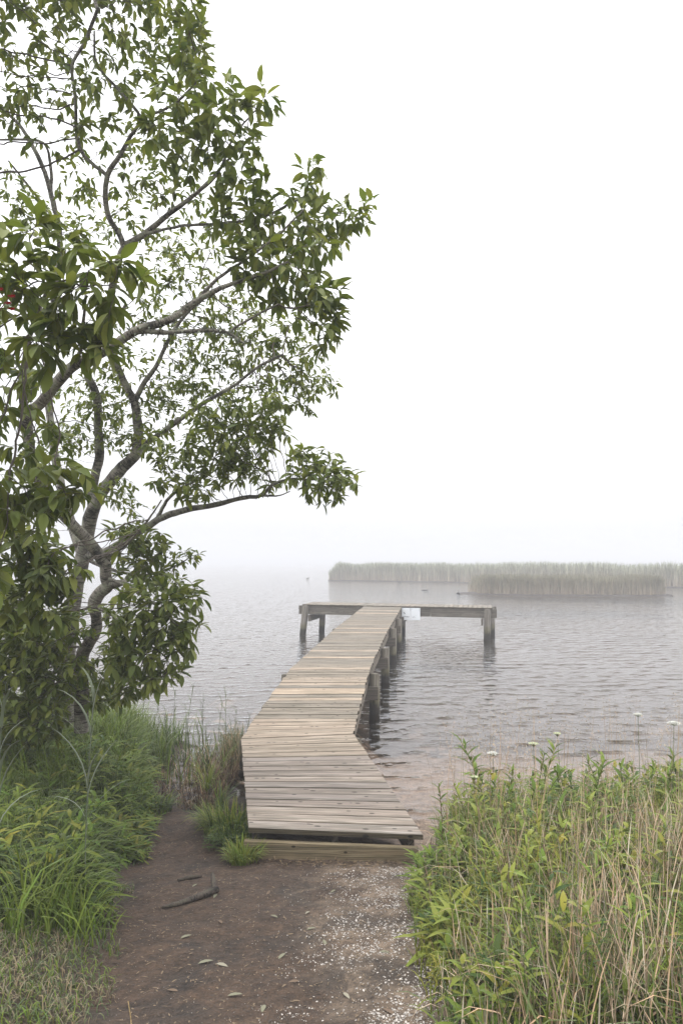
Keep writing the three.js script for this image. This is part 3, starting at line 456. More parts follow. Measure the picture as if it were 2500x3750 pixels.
const TREE_B_SPRAYS = [ // sprays of foliage: x, y, z, radius, leaf length, density
  [-2.18, 5.89, -4.6, 0.22, 0.065, 0.52], [-1.92, 5.89, -4.6, 0.22, 0.065, 0.52], [-1.63, 5.93, -4.6, 0.22, 0.065, 0.52], [-1.33, 5.95, -4.6, 0.21, 0.065, 0.52], [-1.08, 5.93, -4.6, 0.16, 0.065, 0.52], [-1.04, 5.71, -4.6, 0.15, 0.065, 0.52],
  [-1.29, 5.68, -4.6, 0.18, 0.065, 0.52], [-1.57, 5.65, -4.6, 0.18, 0.065, 0.52], [-1.86, 5.57, -4.6, 0.21, 0.065, 0.52], [-2.15, 5.57, -4.6, 0.22, 0.065, 0.52], [-1.04, 5.51, -4.6, 0.16, 0.065, 0.52], [-1.33, 5.42, -4.6, 0.18, 0.065, 0.52],
  [-1.68, 5.33, -4.6, 0.16, 0.065, 0.52], [-1.98, 5.27, -4.6, 0.18, 0.065, 0.52], [-2.21, 5.27, -4.6, 0.18, 0.065, 0.52], [-0.97, 5.82, -4.4, 0.11, 0.08, 0.85], [-0.94, 5.65, -4.4, 0.11, 0.08, 0.85], [-0.97, 5.48, -4.4, 0.12, 0.08, 0.85],
  [-0.92, 5.37, -4.4, 0.11, 0.08, 0.85], [-1.05, 5.08, -4.3, 0.15, 0.085, 0.7], [-0.87, 5.09, -4.3, 0.15, 0.085, 0.7], [-0.7, 5.16, -4.3, 0.13, 0.085, 0.7], [-0.56, 5.15, -4.3, 0.11, 0.085, 0.7], [-0.45, 5.18, -4.3, 0.07, 0.085, 0.7],
  [-0.61, 4.99, -4.3, 0.12, 0.085, 0.7], [-0.57, 4.89, -4.3, 0.09, 0.085, 0.7], [-0.78, 4.89, -4.3, 0.14, 0.085, 0.7], [-0.94, 4.86, -4.3, 0.14, 0.085, 0.7], [-0.67, 4.8, -4.3, 0.1, 0.085, 0.7], [-0.72, 4.64, -4.3, 0.12, 0.085, 0.7],
  [-1.11, 4.91, -4.3, 0.14, 0.085, 0.7], [-1.61, 5.46, -5.2, 0.2, 0.06, 0.34], [-1.47, 5.23, -5.2, 0.2, 0.06, 0.34], [-1.87, 5.46, -5.2, 0.17, 0.06, 0.34], [-1.67, 5.1, -5.2, 0.2, 0.06, 0.34], [-1.27, 5.17, -5.2, 0.18, 0.06, 0.34],
  [-2, 5.13, -5.2, 0.17, 0.06, 0.34], [-1.44, 4.97, -5.2, 0.2, 0.06, 0.34], [-1.14, 4.9, -5.2, 0.2, 0.06, 0.34], [-2.71, 6.33, -4.7, 0.27, 0.075, 0.7], [-2.35, 6.51, -4.7, 0.28, 0.075, 0.7], [-1.99, 6.42, -4.7, 0.27, 0.075, 0.7],
  [-1.63, 6.51, -4.7, 0.27, 0.075, 0.7], [-1.36, 6.33, -4.7, 0.21, 0.075, 0.7], [-2.53, 6.93, -4.7, 0.3, 0.075, 0.7], [-2.11, 6.99, -4.7, 0.3, 0.075, 0.7], [-1.75, 7.05, -4.7, 0.28, 0.075, 0.7], [-2.17, 7.47, -4.7, 0.28, 0.075, 0.7],
  [-2.77, 5.79, -4.7, 0.27, 0.075, 0.7], [-2.74, 5.31, -4.7, 0.27, 0.075, 0.7], [-2.8, 4.89, -4.7, 0.27, 0.075, 0.7], [-1.87, 7.44, -4.7, 0.24, 0.075, 0.7], [-0.53, 4.69, -4.5, 0.13, 0.085, 0.8], [-0.36, 4.63, -4.5, 0.13, 0.085, 0.8],
  [-0.21, 4.81, -4.5, 0.1, 0.085, 0.8], [-0.23, 4.69, -4.5, 0.11, 0.085, 0.8], [-0.11, 4.55, -4.5, 0.12, 0.085, 0.8], [-0.24, 4.46, -4.5, 0.13, 0.085, 0.8], [-0.41, 4.43, -4.5, 0.14, 0.085, 0.8], [-0.59, 4.49, -4.5, 0.14, 0.085, 0.8],
  [-0.76, 4.55, -4.5, 0.13, 0.085, 0.8], [0.05, 4.58, -4.5, 0.09, 0.075, 0.85], [0.18, 4.61, -4.5, 0.07, 0.075, 0.85], [0.12, 4.55, -4.5, 0.06, 0.075, 0.85], [-0.03, 4.42, -4.5, 0.09, 0.075, 0.85], [-1.4, 4.3, -6.2, 0.24, 0.06, 0.75],
  [-1.12, 4.34, -6.2, 0.24, 0.06, 0.75], [-0.89, 4.22, -6.2, 0.24, 0.06, 0.75], [-0.65, 4.26, -6.2, 0.22, 0.06, 0.75], [-0.49, 4.1, -6.2, 0.22, 0.06, 0.75], [-0.29, 4.02, -6.2, 0.18, 0.06, 0.75], [-0.13, 3.9, -6.2, 0.13, 0.06, 0.75],
  [-0.33, 3.82, -6.2, 0.18, 0.06, 0.75], [-0.57, 3.86, -6.2, 0.22, 0.06, 0.75], [-0.85, 3.98, -6.2, 0.24, 0.06, 0.75], [-1.16, 3.98, -6.2, 0.24, 0.06, 0.75], [-1.44, 3.94, -6.2, 0.22, 0.06, 0.75], [-1.64, 3.82, -6.2, 0.2, 0.06, 0.75],
  [-0.41, 4.38, -6.2, 0.2, 0.06, 0.75], [-0.89, 4.53, -6.2, 0.22, 0.06, 0.75], [-1.2, 4.61, -6.2, 0.2, 0.06, 0.75], [-2.07, 3.66, -6.2, 0.24, 0.06, 0.75], [-2.31, 3.43, -6.2, 0.2, 0.06, 0.75], [-1.99, 3.43, -6.2, 0.2, 0.06, 0.75],
  [-2.11, 3.9, -6.2, 0.2, 0.06, 0.75], [-2.39, 3.7, -6.2, 0.22, 0.06, 0.75], [-1.64, 3.58, -6.2, 0.2, 0.06, 0.75], [-1.44, 3.78, -6.2, 0.2, 0.06, 0.75], [-2.51, 3.35, -6.2, 0.22, 0.06, 0.75], [-2.03, 2.91, -6.2, 0.18, 0.06, 0.75],
  [-1.66, 4.77, -6, 0.21, 0.06, 0.45], [-1.39, 4.77, -6, 0.21, 0.06, 0.45], [-1.16, 4.92, -6, 0.19, 0.06, 0.45], [-1.7, 4.46, -6, 0.19, 0.06, 0.45], [-1.85, 4.08, -6, 0.17, 0.06, 0.45], [-2.23, 3.85, -6, 0.15, 0.06, 0.45],
  [-2.16, 5.3, -6, 0.23, 0.06, 0.45], [-2.39, 5.15, -6, 0.21, 0.06, 0.45], [-2.77, 5.38, -6, 0.23, 0.06, 0.45], [-2.92, 5.53, -6, 0.19, 0.06, 0.45], [-1.47, 5.04, -6, 0.21, 0.06, 0.45], [-1.09, 3.46, -5.6, 0.2, 0.075, 1],
  [-0.87, 3.49, -5.6, 0.19, 0.075, 1], [-0.66, 3.46, -5.6, 0.18, 0.075, 1], [-0.55, 3.57, -5.6, 0.14, 0.075, 1], [-0.51, 3.37, -5.6, 0.11, 0.075, 1], [-0.69, 3.28, -5.6, 0.17, 0.075, 1], [-0.91, 3.24, -5.6, 0.2, 0.075, 1],
  [-1.12, 3.21, -5.6, 0.2, 0.075, 1], [-1.3, 3.1, -5.6, 0.17, 0.075, 1], [-1.09, 3.01, -5.6, 0.16, 0.075, 1], [-0.87, 3.03, -5.6, 0.17, 0.075, 1], [-0.69, 3.07, -5.6, 0.15, 0.075, 1], [-1.3, 2.9, -5.6, 0.14, 0.075, 1],
  [-1.12, 2.85, -5.6, 0.11, 0.075, 1], [-1.44, 2.96, -5.6, 0.13, 0.075, 1], [-0.62, 2.92, -5.6, 0.1, 0.075, 1], [-1.51, 3.21, -5.6, 0.14, 0.075, 1], [-0.32, 3.11, -5.4, 0.09, 0.08, 1], [-0.22, 3.07, -5.4, 0.12, 0.08, 1],
  [-0.08, 3.04, -5.4, 0.11, 0.08, 1], [0.04, 2.97, -5.4, 0.09, 0.08, 1], [0.11, 2.9, -5.4, 0.06, 0.08, 1], [-0.08, 2.9, -5.4, 0.12, 0.08, 1], [-0.24, 2.92, -5.4, 0.12, 0.08, 1], [-0.39, 2.95, -5.4, 0.1, 0.08, 1],
  [-0.19, 2.81, -5.4, 0.08, 0.08, 1], [-0.05, 2.8, -5.4, 0.06, 0.08, 1], [-1.48, 2.28, -5.9, 0.11, 0.06, 0.8], [-1.33, 2.32, -5.9, 0.09, 0.06, 0.8], [-1.24, 2.33, -5.9, 0.05, 0.06, 0.8], [-1.41, 2.2, -5.9, 0.11, 0.06, 0.8],
  [-1.52, 2.13, -5.9, 0.13, 0.06, 0.8], [-1.44, 2.07, -5.9, 0.11, 0.06, 0.8],
];
const SHRUB_SPRAYS = [ // sprays of foliage: x, y, z, radius, leaf length, density
  [-2.83, 1.73, -5.8, 0.22, 0.075, 1.5], [-2.57, 1.69, -5.8, 0.18, 0.075, 1.5], [-2.83, 1.43, -5.8, 0.22, 0.075, 1.5], [-2.57, 1.39, -5.8, 0.2, 0.075, 1.5], [-2.83, 1.13, -5.8, 0.22, 0.075, 1.5], [-2.57, 1.1, -5.8, 0.2, 0.075, 1.5],
  [-3.16, 1.8, -5.8, 0.26, 0.075, 1.5], [-3.16, 1.43, -5.8, 0.26, 0.075, 1.5], [-3.16, 1.06, -5.8, 0.26, 0.075, 1.5], [-3.53, 2.02, -5.8, 0.3, 0.075, 1.5], [-3.53, 1.58, -5.8, 0.3, 0.075, 1.5], [-3.53, 1.13, -5.8, 0.3, 0.075, 1.5],
  [-3.94, 1.8, -5.8, 0.31, 0.075, 1.5], [-3.94, 1.28, -5.8, 0.31, 0.075, 1.5], [-3.12, 2.1, -5.8, 0.24, 0.075, 1.5], [-2.83, 1.98, -5.8, 0.18, 0.075, 1.5], [-2.38, 1.21, -5.8, 0.13, 0.075, 1.5], [-2.79, 0.87, -5.8, 0.18, 0.075, 1.5],
  [-2.53, 0.84, -5.8, 0.15, 0.075, 1.5], [-3.23, 0.76, -5.8, 0.22, 0.075, 1.5],
];
const GREENS = [[0.115, 0.16, 0.02], [0.15, 0.195, 0.022], [0.08, 0.12, 0.02], [0.2, 0.235, 0.028], [0.16, 0.2, 0.03], [0.26, 0.28, 0.045]];
function leafColour(r, bright = 0) { const a = GREENS[Math.min(5, Math.floor(Math.pow(r(), 1.25 - bright * 0.5) * 6))], b = GREENS[Math.floor(r() * 6)], c = mix3(a, b, 0.35), k = 0.85 + r() * 0.35; return [c[0] * k, c[1] * k, c[2] * k]; }
const unitLeaves = []; { const r = rng(21); for (let i = 0; i < 28; i++) { const s = new Surf(), c = leafColour(r, 0.5), k = i < 14 ? 1 : 0.55; leafInto(s, V3(0, 0, 0), V3(1, 0, 0), V3(0, 1, 0), 1, 0.36 + r() * 0.1, 0.25 + r() * 0.45, r() * 0.35, [c[0] * k, c[1] * k, c[2] * k]); unitLeaves.push(s.geometry()); } }
const basis = new THREE.Matrix4();
function placeUnit(m, o, a, n, L, off) {
  A.copy(a).normalize(); B.crossVectors(n, A).normalize(); C.crossVectors(A, B).normalize(); basis.makeBasis(A, C, V3().crossVectors(A, C));
  m.quaternion.setFromRotationMatrix(basis); m.position.set(o.x - off[0], o.y - off[1], o.z - off[2]); m.scale.setScalar(L);
}
function growTree(name, label, limbs, sprays, seed, bark, category = 'tree', tone = 1) {
  const r = rng(seed), N = [], near = (x, y, z) => { let b = -1, bd = 1e9; for (let i = 0; i < N.length; i++) { const q = N[i], d = (q.x - x) ** 2 + (q.y - y) ** 2 + (q.z - z) ** 2; if (d < bd) { bd = d; b = i; } } return [b, Math.sqrt(bd)]; };
  const node = (x, y, z, parent, rad, limb) => { N.push({ x, y, z, parent, r: rad, limb, kids: [], leaf: 0 }); if (parent >= 0) N[parent].kids.push(N.length - 1); return N.length - 1; };
  limbs.forEach((pts, li) => {
    const curve = new THREE.CatmullRomCurve3(pts.map((p) => V3(p[0], p[1], p[2])), false, 'centripetal'), len = curve.getLength(), n = Math.max(2, Math.round(len / 0.045));
    let at = li ? near(pts[0][0], pts[0][1], pts[0][2])[0] : -1;
    for (let k = li ? 1 : 0; k <= n; k++) {
      const p = curve.getPoint(k / n), f = (k / n) * (pts.length - 1), i = Math.min(pts.length - 2, Math.floor(f)), rad = mix(pts[i][3], pts[i + 1][3], f - i), j = li ? 0.004 : 0.003;
      at = node(p.x + (r() - 0.5) * j, p.y + (r() - 0.5) * j, p.z + (r() - 0.5) * j, at, rad, li);
    }
  });
  // space colonisation: twigs grow towards scattered points of each spray
  let At = [];
  for (const [x, y, z, rad, leaf, dens] of sprays) {
    const n = Math.round(dens * 72 * Math.pow(rad / 0.2, 2.0)) + 2;
    for (let k = 0; k < n; k++) {
      const a = r() * 6.283, c = r() * 2 - 1, q = Math.cbrt(r()) * rad, h = Math.sqrt(1 - c * c);
      At.push({ x: x + Math.cos(a) * h * q, y: y + c * q, z: z + Math.sin(a) * h * q * 1.7, leaf, d: 1e9, n: -1 });
    }
  }
  const seen = (from) => { for (const t of At) for (let i = from; i < N.length; i++) { const q = N[i], d = (q.x - t.x) ** 2 + (q.y - t.y) ** 2 + (q.z - t.z) ** 2; if (d < t.d) { t.d = d; t.n = i; } } };
  seen(0);
  const STEP = 0.042, KILL = 0.042;
  for (let it = 0; it < 160 && At.length; it++) {
    const pull = new Map();
    for (const t of At) { const q = N[t.n], l = Math.sqrt(t.d) || 1; let e = pull.get(t.n); if (!e) pull.set(t.n, e = { x: 0, y: 0, z: 0, leaf: t.leaf, far: 0 }); const w = 1 / (0.25 + l); e.x += (t.x - q.x) / l * w; e.y += (t.y - q.y) / l * w; e.z += (t.z - q.z) / l * w; }
    const from = N.length;
    for (const [i, e] of pull) {
      const q = N[i], l = Math.hypot(e.x, e.y, e.z) || 1, pr = q.parent >= 0 ? N[q.parent] : q;
      let dx = e.x / l, dy = e.y / l, dz = e.z / l;
      if (!q.limb && q.limb !== 0) { dx += (q.x - pr.x) / STEP * 0.45; dy += (q.y - pr.y) / STEP * 0.45; dz += (q.z - pr.z) / STEP * 0.45; }
      dx += (r() - 0.5) * 0.75; dy += (r() - 0.5) * 0.75; dz += (r() - 0.5) * 0.75;
      const m = Math.hypot(dx, dy, dz); const k = node(q.x + dx / m * STEP, q.y + dy / m * STEP, q.z + dz / m * STEP, i, 0, null); N[k].leaf = e.leaf;
    }
    seen(from);
    At = At.filter((t) => { t.age = (t.age ?? 0) + 1; if (t.d < KILL * KILL || t.age > 70) { return false; } return true; });
  }
  // pipe-model radii, and how far each node is from its farthest tip
  for (let i = N.length - 1; i >= 0; i--) {
    const q = N[i]; let s = 0, h = 0; for (const k of q.kids) { if (N[k].limb === null || N[k].limb === undefined) s += Math.pow(N[k].pr, 2.3); else s += Math.pow(N[k].pr, 2.3); h = Math.max(h, N[k].h + 1); }
    q.h = h; q.pr = q.kids.length ? Math.pow(s, 1 / 2.3) : 0.0013; q.rad = q.limb === null ? Math.min(q.pr, 0.011) : Math.max(q.r, Math.min(q.pr, 0.011)); if (q.limb === null && q.pr > 0.011) q.pr = 0.011;
  }
  const base = limbs[0][0], t = thing(name, label, category, [base[0], base[1], base[2]]), off = [base[0], base[1], base[2]];
  const twigs = new Surf();
  limbs.forEach((_, li) => {
    const ids = []; N.forEach((q, i) => { if (q.limb === li) ids.push(i); });
    const pts = ids.map((i) => [N[i].x, N[i].y, N[i].z, N[i].rad]); const p0 = N[ids[0]].parent; if (p0 >= 0) pts.unshift([N[p0].x, N[p0].y, N[p0].z, Math.min(N[ids[0]].rad, N[p0].rad)]);
    const s = new Surf(); tubeInto(s, pts, li ? 9 : 14, bark, 0.28, 1, li * 0.37); meshAs(li ? 'limb' : category === 'tree' ? 'trunk' : 'stem', s.geometry(off), barkMat, t);
  });
  const chain = (i, head) => { const pts = head ? [head] : []; while (i >= 0) { const q = N[i]; pts.push([q.x, q.y, q.z, q.rad]); let best = -1; for (const k of q.kids) if (best < 0 || N[k].pr > N[best].pr) best = k; for (const k of q.kids) if (k !== best) chain(k, [q.x, q.y, q.z, Math.min(q.rad, N[k].rad)]); i = best; } tubeInto(twigs, pts, pts[0][3] > 0.005 ? 6 : 4, [1, 1, 1]); };
  N.forEach((q, i) => { if (q.limb !== null) for (const k of q.kids) if (N[k].limb === null) chain(k, [q.x, q.y, q.z, N[k].rad]); void i; });
  stuff('branches', twigs.geometry(off, false), twigMat, undefined, t);
  // leaves along the last steps of every twig
  const leaves = [], dir = V3(), side = V3(), ax = V3(), nm = V3();
  N.forEach((q, i) => {
    if (q.limb !== null || q.h > 4 || q.rad > 0.005) return;
    const p = N[q.parent]; dir.set(q.x - p.x, q.y - p.y, q.z - p.z).normalize();
    const many = q.h === 0 ? 4 : 2;
    for (let k = 0; k < many; k++) {
      if (r() < 0.12) continue;
      side.set(r() - 0.5, (r() - 0.5) * 0.7, r() - 0.5).normalize();
      ax.copy(dir).multiplyScalar(q.h === 0 ? 0.75 : 0.45).addScaledVector(side, 0.8); ax.y -= 0.12 + r() * 0.45; ax.normalize();
      nm.set((r() - 0.5) * 0.9, 1, (r() - 0.5) * 0.9).addScaledVector(ax, -nm.dot(ax)).normalize();
      const f = r(), L = (q.leaf || 0.07) * (0.72 + r() * 0.66);
      leaves.push({ o: V3(mix(p.x, q.x, f) + ax.x * 0.008, mix(p.y, q.y, f) + ax.y * 0.008, mix(p.z, q.z, f) + ax.z * 0.008), a: ax.clone(), n: nm.clone(), L, tip: q.h === 0, i });
    }
  });
  const score = (l) => { const d = -l.o.z, x = l.o.x / d, y = (l.o.y - 2.28) / d; return Math.abs(x) < 0.5 && y < 0.8 && y > -0.7 ? l.L / d : 0; };
  leaves.sort((a, b) => score(b) - score(a));
  const crown = new Surf(), toned = (c) => [c[0] * tone, c[1] * tone, c[2] * tone];
  leaves.forEach((l, k) => {
    if (k < 300) { const m = meshAs('leaf', unitLeaves[Math.floor(r() * 14) + (tone < 0.8 ? 14 : 0)], leafMat, t); placeUnit(m, l.o, l.a, l.n, l.L, off); }
    else leafInto(crown, l.o, l.a, l.n, l.L, l.L * (0.34 + r() * 0.12), 0.2 + r() * 0.5, r() * 0.4, toned(leafColour(r, l.tip ? 0.8 : 0)));
  });
  stuff('foliage', crown.geometry(off), leafMat, undefined, t);
  console.log(name, N.length, 'nodes', leaves.length, 'leaves');
  return { t, N, off };
}
const treeA = growTree('cherry_tree', 'crooked grey-barked tree with broad glossy leaves and a lichen-covered limb', TREE_A_LIMBS, TREE_A_SPRAYS, 101, [0.62, 0.6, 0.56], 'tree', 0.86);
const treeB = growTree('birch_tree', 'forked pale-barked tree with fine small leaves and a limb over the water', TREE_B_LIMBS, TREE_B_SPRAYS, 202, [0.66, 0.65, 0.62]);
growTree('shrub', 'dark dense leafy shrub at the foot of the two trees', SHRUB_LIMBS, SHRUB_SPRAYS, 303, [0.4, 0.37, 0.33], 'shrub', 0.55);
// grey-green lichen tufts on the near tree's long limb
{
  const s = new Surf(), r = rng(31);
  for (const q of treeA.N) {
    if (q.limb === null || q.limb > 1 || q.x > -0.62 || q.x < -1.62 || q.y < 3.0) { if (!(q.limb === 1)) continue; }
    for (let k = 0; k < 7; k++) { const a = V3(r() - 0.5, r() - 0.6, r() - 0.5).normalize(), o = V3(q.x + a.x * q.rad * 0.9, q.y + a.y * q.rad * 0.9, q.z + a.z * q.rad * 0.9), g = 0.75 + r() * 0.5; leafInto(s, o, a, V3(r() - 0.5, r() - 0.5, r() - 0.5), 0.012 + r() * 0.018, 0.01 + r() * 0.008, 0.6, 0.6, [0.2 * g, 0.22 * g, 0.165 * g]); }
  }
  stuff('lichen', s.geometry(treeA.off), strawMat, undefined, treeA.t);
}

// ---------------------------------------------------------------- grasses of the bank under the trees
const rg = rng(404);
const jit = (a) => (rg() - 0.5) * 2 * a;
function tint(c, k = 0.3) { const f = 1 - k / 2 + rg() * k, w = (rg() - 0.5) * 0.25; return [c[0] * f * (1 + w), c[1] * f, c[2] * f * (1 - w * 0.5)]; }
const G_FRESH = [0.115, 0.165, 0.018], G_DEEP = [0.055, 0.088, 0.015], G_BLUE = [0.095, 0.125, 0.05], G_YELLOW = [0.19, 0.21, 0.03], STRAW = [0.37, 0.27, 0.17], STRAW_PALE = [0.45, 0.37, 0.27], RUST = [0.13, 0.08, 0.045];
{
  const tall = new Surf(), turf = new Surf(), weed = new Surf();
  // long grass
  for (let k = 0; k < 38000; k++) {
    const d = 2.9 + Math.pow(rg(), 0.8) * 6.0, e = pathEdgeIn(d), x = e - 0.08 - Math.pow(rg(), 1.15) * (d < 4 ? 1.4 : 3.4) + jit(0.1) + (fbm(d * 2.1, 4.4, 2) - 0.5) * 0.35, inn = e - x;
    const n = fbm(x * 1.6 + 5, d * 1.6, 3); if (n < 0.33 && rg() < 0.7) continue;
    const near = step(3.0, 3.7, d + inn * 0.5); if (rg() > near) continue;
    if (d > 6.3 && x > -1.95 - (d - 7) * 0.12) continue;
    const h = (0.16 + 0.42 * rg() * n * 1.6) * (0.35 + 0.65 * step(0, 0.4, inn)) * (d > 6.6 ? 1.25 : 1), c = tint(n > 0.55 ? G_FRESH : rg() < 0.3 ? G_BLUE : G_DEEP, 0.5);
    bladeInto(tall, x, ground(x, d) - 0.01, -d, h, 0.005 + rg() * 0.006, jit(1), jit(1), 0.5 + rg() * 1.5, c, 4, mix3(c, G_YELLOW, 0.25 * rg()));
  }
  // short worn turf beside the path
  for (let k = 0; k < 26000; k++) {
    const d = 1.9 + Math.pow(rg(), 1.2) * 2.2, x = pathEdgeIn(d) + 0.04 - Math.pow(rg(), 0.9) * 1.6, n = fbm(x * 4 + 1, d * 4, 3);
    if ((n < 0.4 && rg() < 0.55) || rg() > step(-0.08, 0.3, pathEdgeIn(d) - x + (fbm(x * 6, d * 6 + 30, 2) - 0.5) * 0.4)) continue;
    const dry = step(0.5, 0.62, fbm(x * 3 + 20, d * 3 + 9, 2)), c = rg() < 0.12 + 0.4 * dry ? tint([0.24, 0.2, 0.12], 0.5) : tint(rg() < 0.5 ? G_BLUE : G_FRESH, 0.5);
    bladeInto(turf, x, ground(x, d) - 0.004, -d, 0.025 + rg() * 0.055, 0.003 + rg() * 0.003, jit(1), jit(1), 0.6 + rg() * 1.6, c, 3);
  }
  // broad lance-leaved weeds low in the grass
  const up = V3(0, 1, 0), a = V3();
  for (let k = 0; k < 1300; k++) {
    const d = 3.4 + rg() * 3.4, x = pathEdgeIn(d) - 0.1 - Math.pow(rg(), 1.3) * 1.9 + (fbm(d * 2.1, 4.4, 2) - 0.5) * 0.4, y = ground(x, d), hh = 0.05 + rg() * 0.3 * step(-0.05, 0.35, pathEdgeIn(d) - x), n = 5 + Math.floor(rg() * 7), c0 = tint(rg() < 0.55 ? G_FRESH : rg() < 0.5 ? G_YELLOW : G_DEEP, 0.3);
    for (let j = 0; j < n; j++) { const g = rg() * 6.283, t = rg(); a.set(Math.cos(g), 0.35 + rg() * 0.7, Math.sin(g)); leafInto(weed, V3(x + jit(0.01), y + hh * t, -d + jit(0.01)), a, up, 0.06 + rg() * 0.11, 0.014 + rg() * 0.02, 0.35, 0.3 + rg() * 0.5, tint(c0, 0.35), LANCE_W); }
  }
  stuff('long_grass', tall.geometry(), grassMat, 'long green grass on the bank under the trees');
  stuff('short_turf', turf.geometry(), grassMat, 'short worn turf along the edge of the dirt path');
  stuff('broadleaf_weeds', weed.geometry(), grassMat, 'low bright green broadleaf weeds in the grass by the path');
}

// a reed: stem and arching strap leaves; size of the leaves and number vary
const reedMat = new THREE.MeshPhysicalMaterial({ color: new THREE.Color().setRGB(0.125, 0.155, 0.065), roughness: 0.94, transmission: 0.25, thickness: 0, clearcoat: 0.15, clearcoatRoughness: 0.45, side: THREE.DoubleSide });
const reedPale = new THREE.MeshPhysicalMaterial({ color: new THREE.Color().setRGB(0.13, 0.155, 0.095), roughness: 0.94, transmission: 0.2, thickness: 0, clearcoat: 0.3, clearcoatRoughness: 0.4, side: THREE.DoubleSide });
function reed(x, d, h, n, leafL, leafW, label, group, mat = reedMat, lean = 0.06) {
  const y = ground(x, d), t = thing('reed', label, 'reed', [x, y, -d], group), s = new Surf(), pts = [], lx = jit(lean), lz = jit(lean);
  for (let k = 0; k <= 8; k++) { const f = k / 8; pts.push([lx * f * f * h * 2, f * h, lz * f * f * h * 2, mix(0.004, 0.0016, f)]); }
  tubeInto(s, pts, 5, [1, 1, 1]); meshAs('stem', s.geometry(null, false), mat, t);
  for (let k = 0; k < n; k++) {
    const f = 0.3 + 0.68 * (k + rg() * 0.5) / n, i = Math.min(7, Math.floor(f * 8)), p = pts[i], q = pts[i + 1], u = f * 8 - i, b = new Surf(), g = (k % 2) * Math.PI + jit(0.9);
    bladeInto(b, mix(p[0], q[0], u), mix(p[1], q[1], u), mix(p[2], q[2], u), leafL * (0.7 + rg() * 0.6) * (1 - 0.25 * f), leafW, Math.cos(g), Math.sin(g) * 0.8, 0.8 + rg() * 0.7 - f * 0.5, [1, 1, 1], 6); meshAs('leaf', b.geometry(null, false), mat, t);
  }
  return t;
}
for (const [x, d, h] of [[-2.0, 8.1, 0.78], [-1.86, 8.2, 0.8], [-1.66, 8.15, 0.76], [-1.5, 8.3, 0.62], [-1.38, 8.15, 0.74], [-1.7, 8.4, 0.6], [-1.27, 8.1, 0.55], [-1.12, 8.0, 0.54], [-2.14, 8.0, 0.7], [-1.58, 7.7, 0.55], [-1.95, 7.6, 0.6], [-1.2, 7.7, 0.45], [-2.3, 7.9, 0.8], [-2.45, 7.8, 0.75], [-1.77, 7.9, 0.68]])
  reed(x, d, h, 5 + Math.floor(rg() * 4), 0.2, 0.011, 'slim green reed at the water edge between tree and pier', 'reeds at the water edge');
for (const [x, d, h, l] of [[-1.36, 3.62, 1.15, 'tall reed with drooping pale strap leaves before the grey trunk'], [-1.72, 3.4, 1.05, 'tall reed with drooping pale strap leaves at the rose sprig side of the bank']])
  reed(x, d, h, 10, 0.4, 0.017, l.replace(' at the rose sprig side of the bank', ' standing deep in the bank grass'), undefined, reedPale, 0.03);

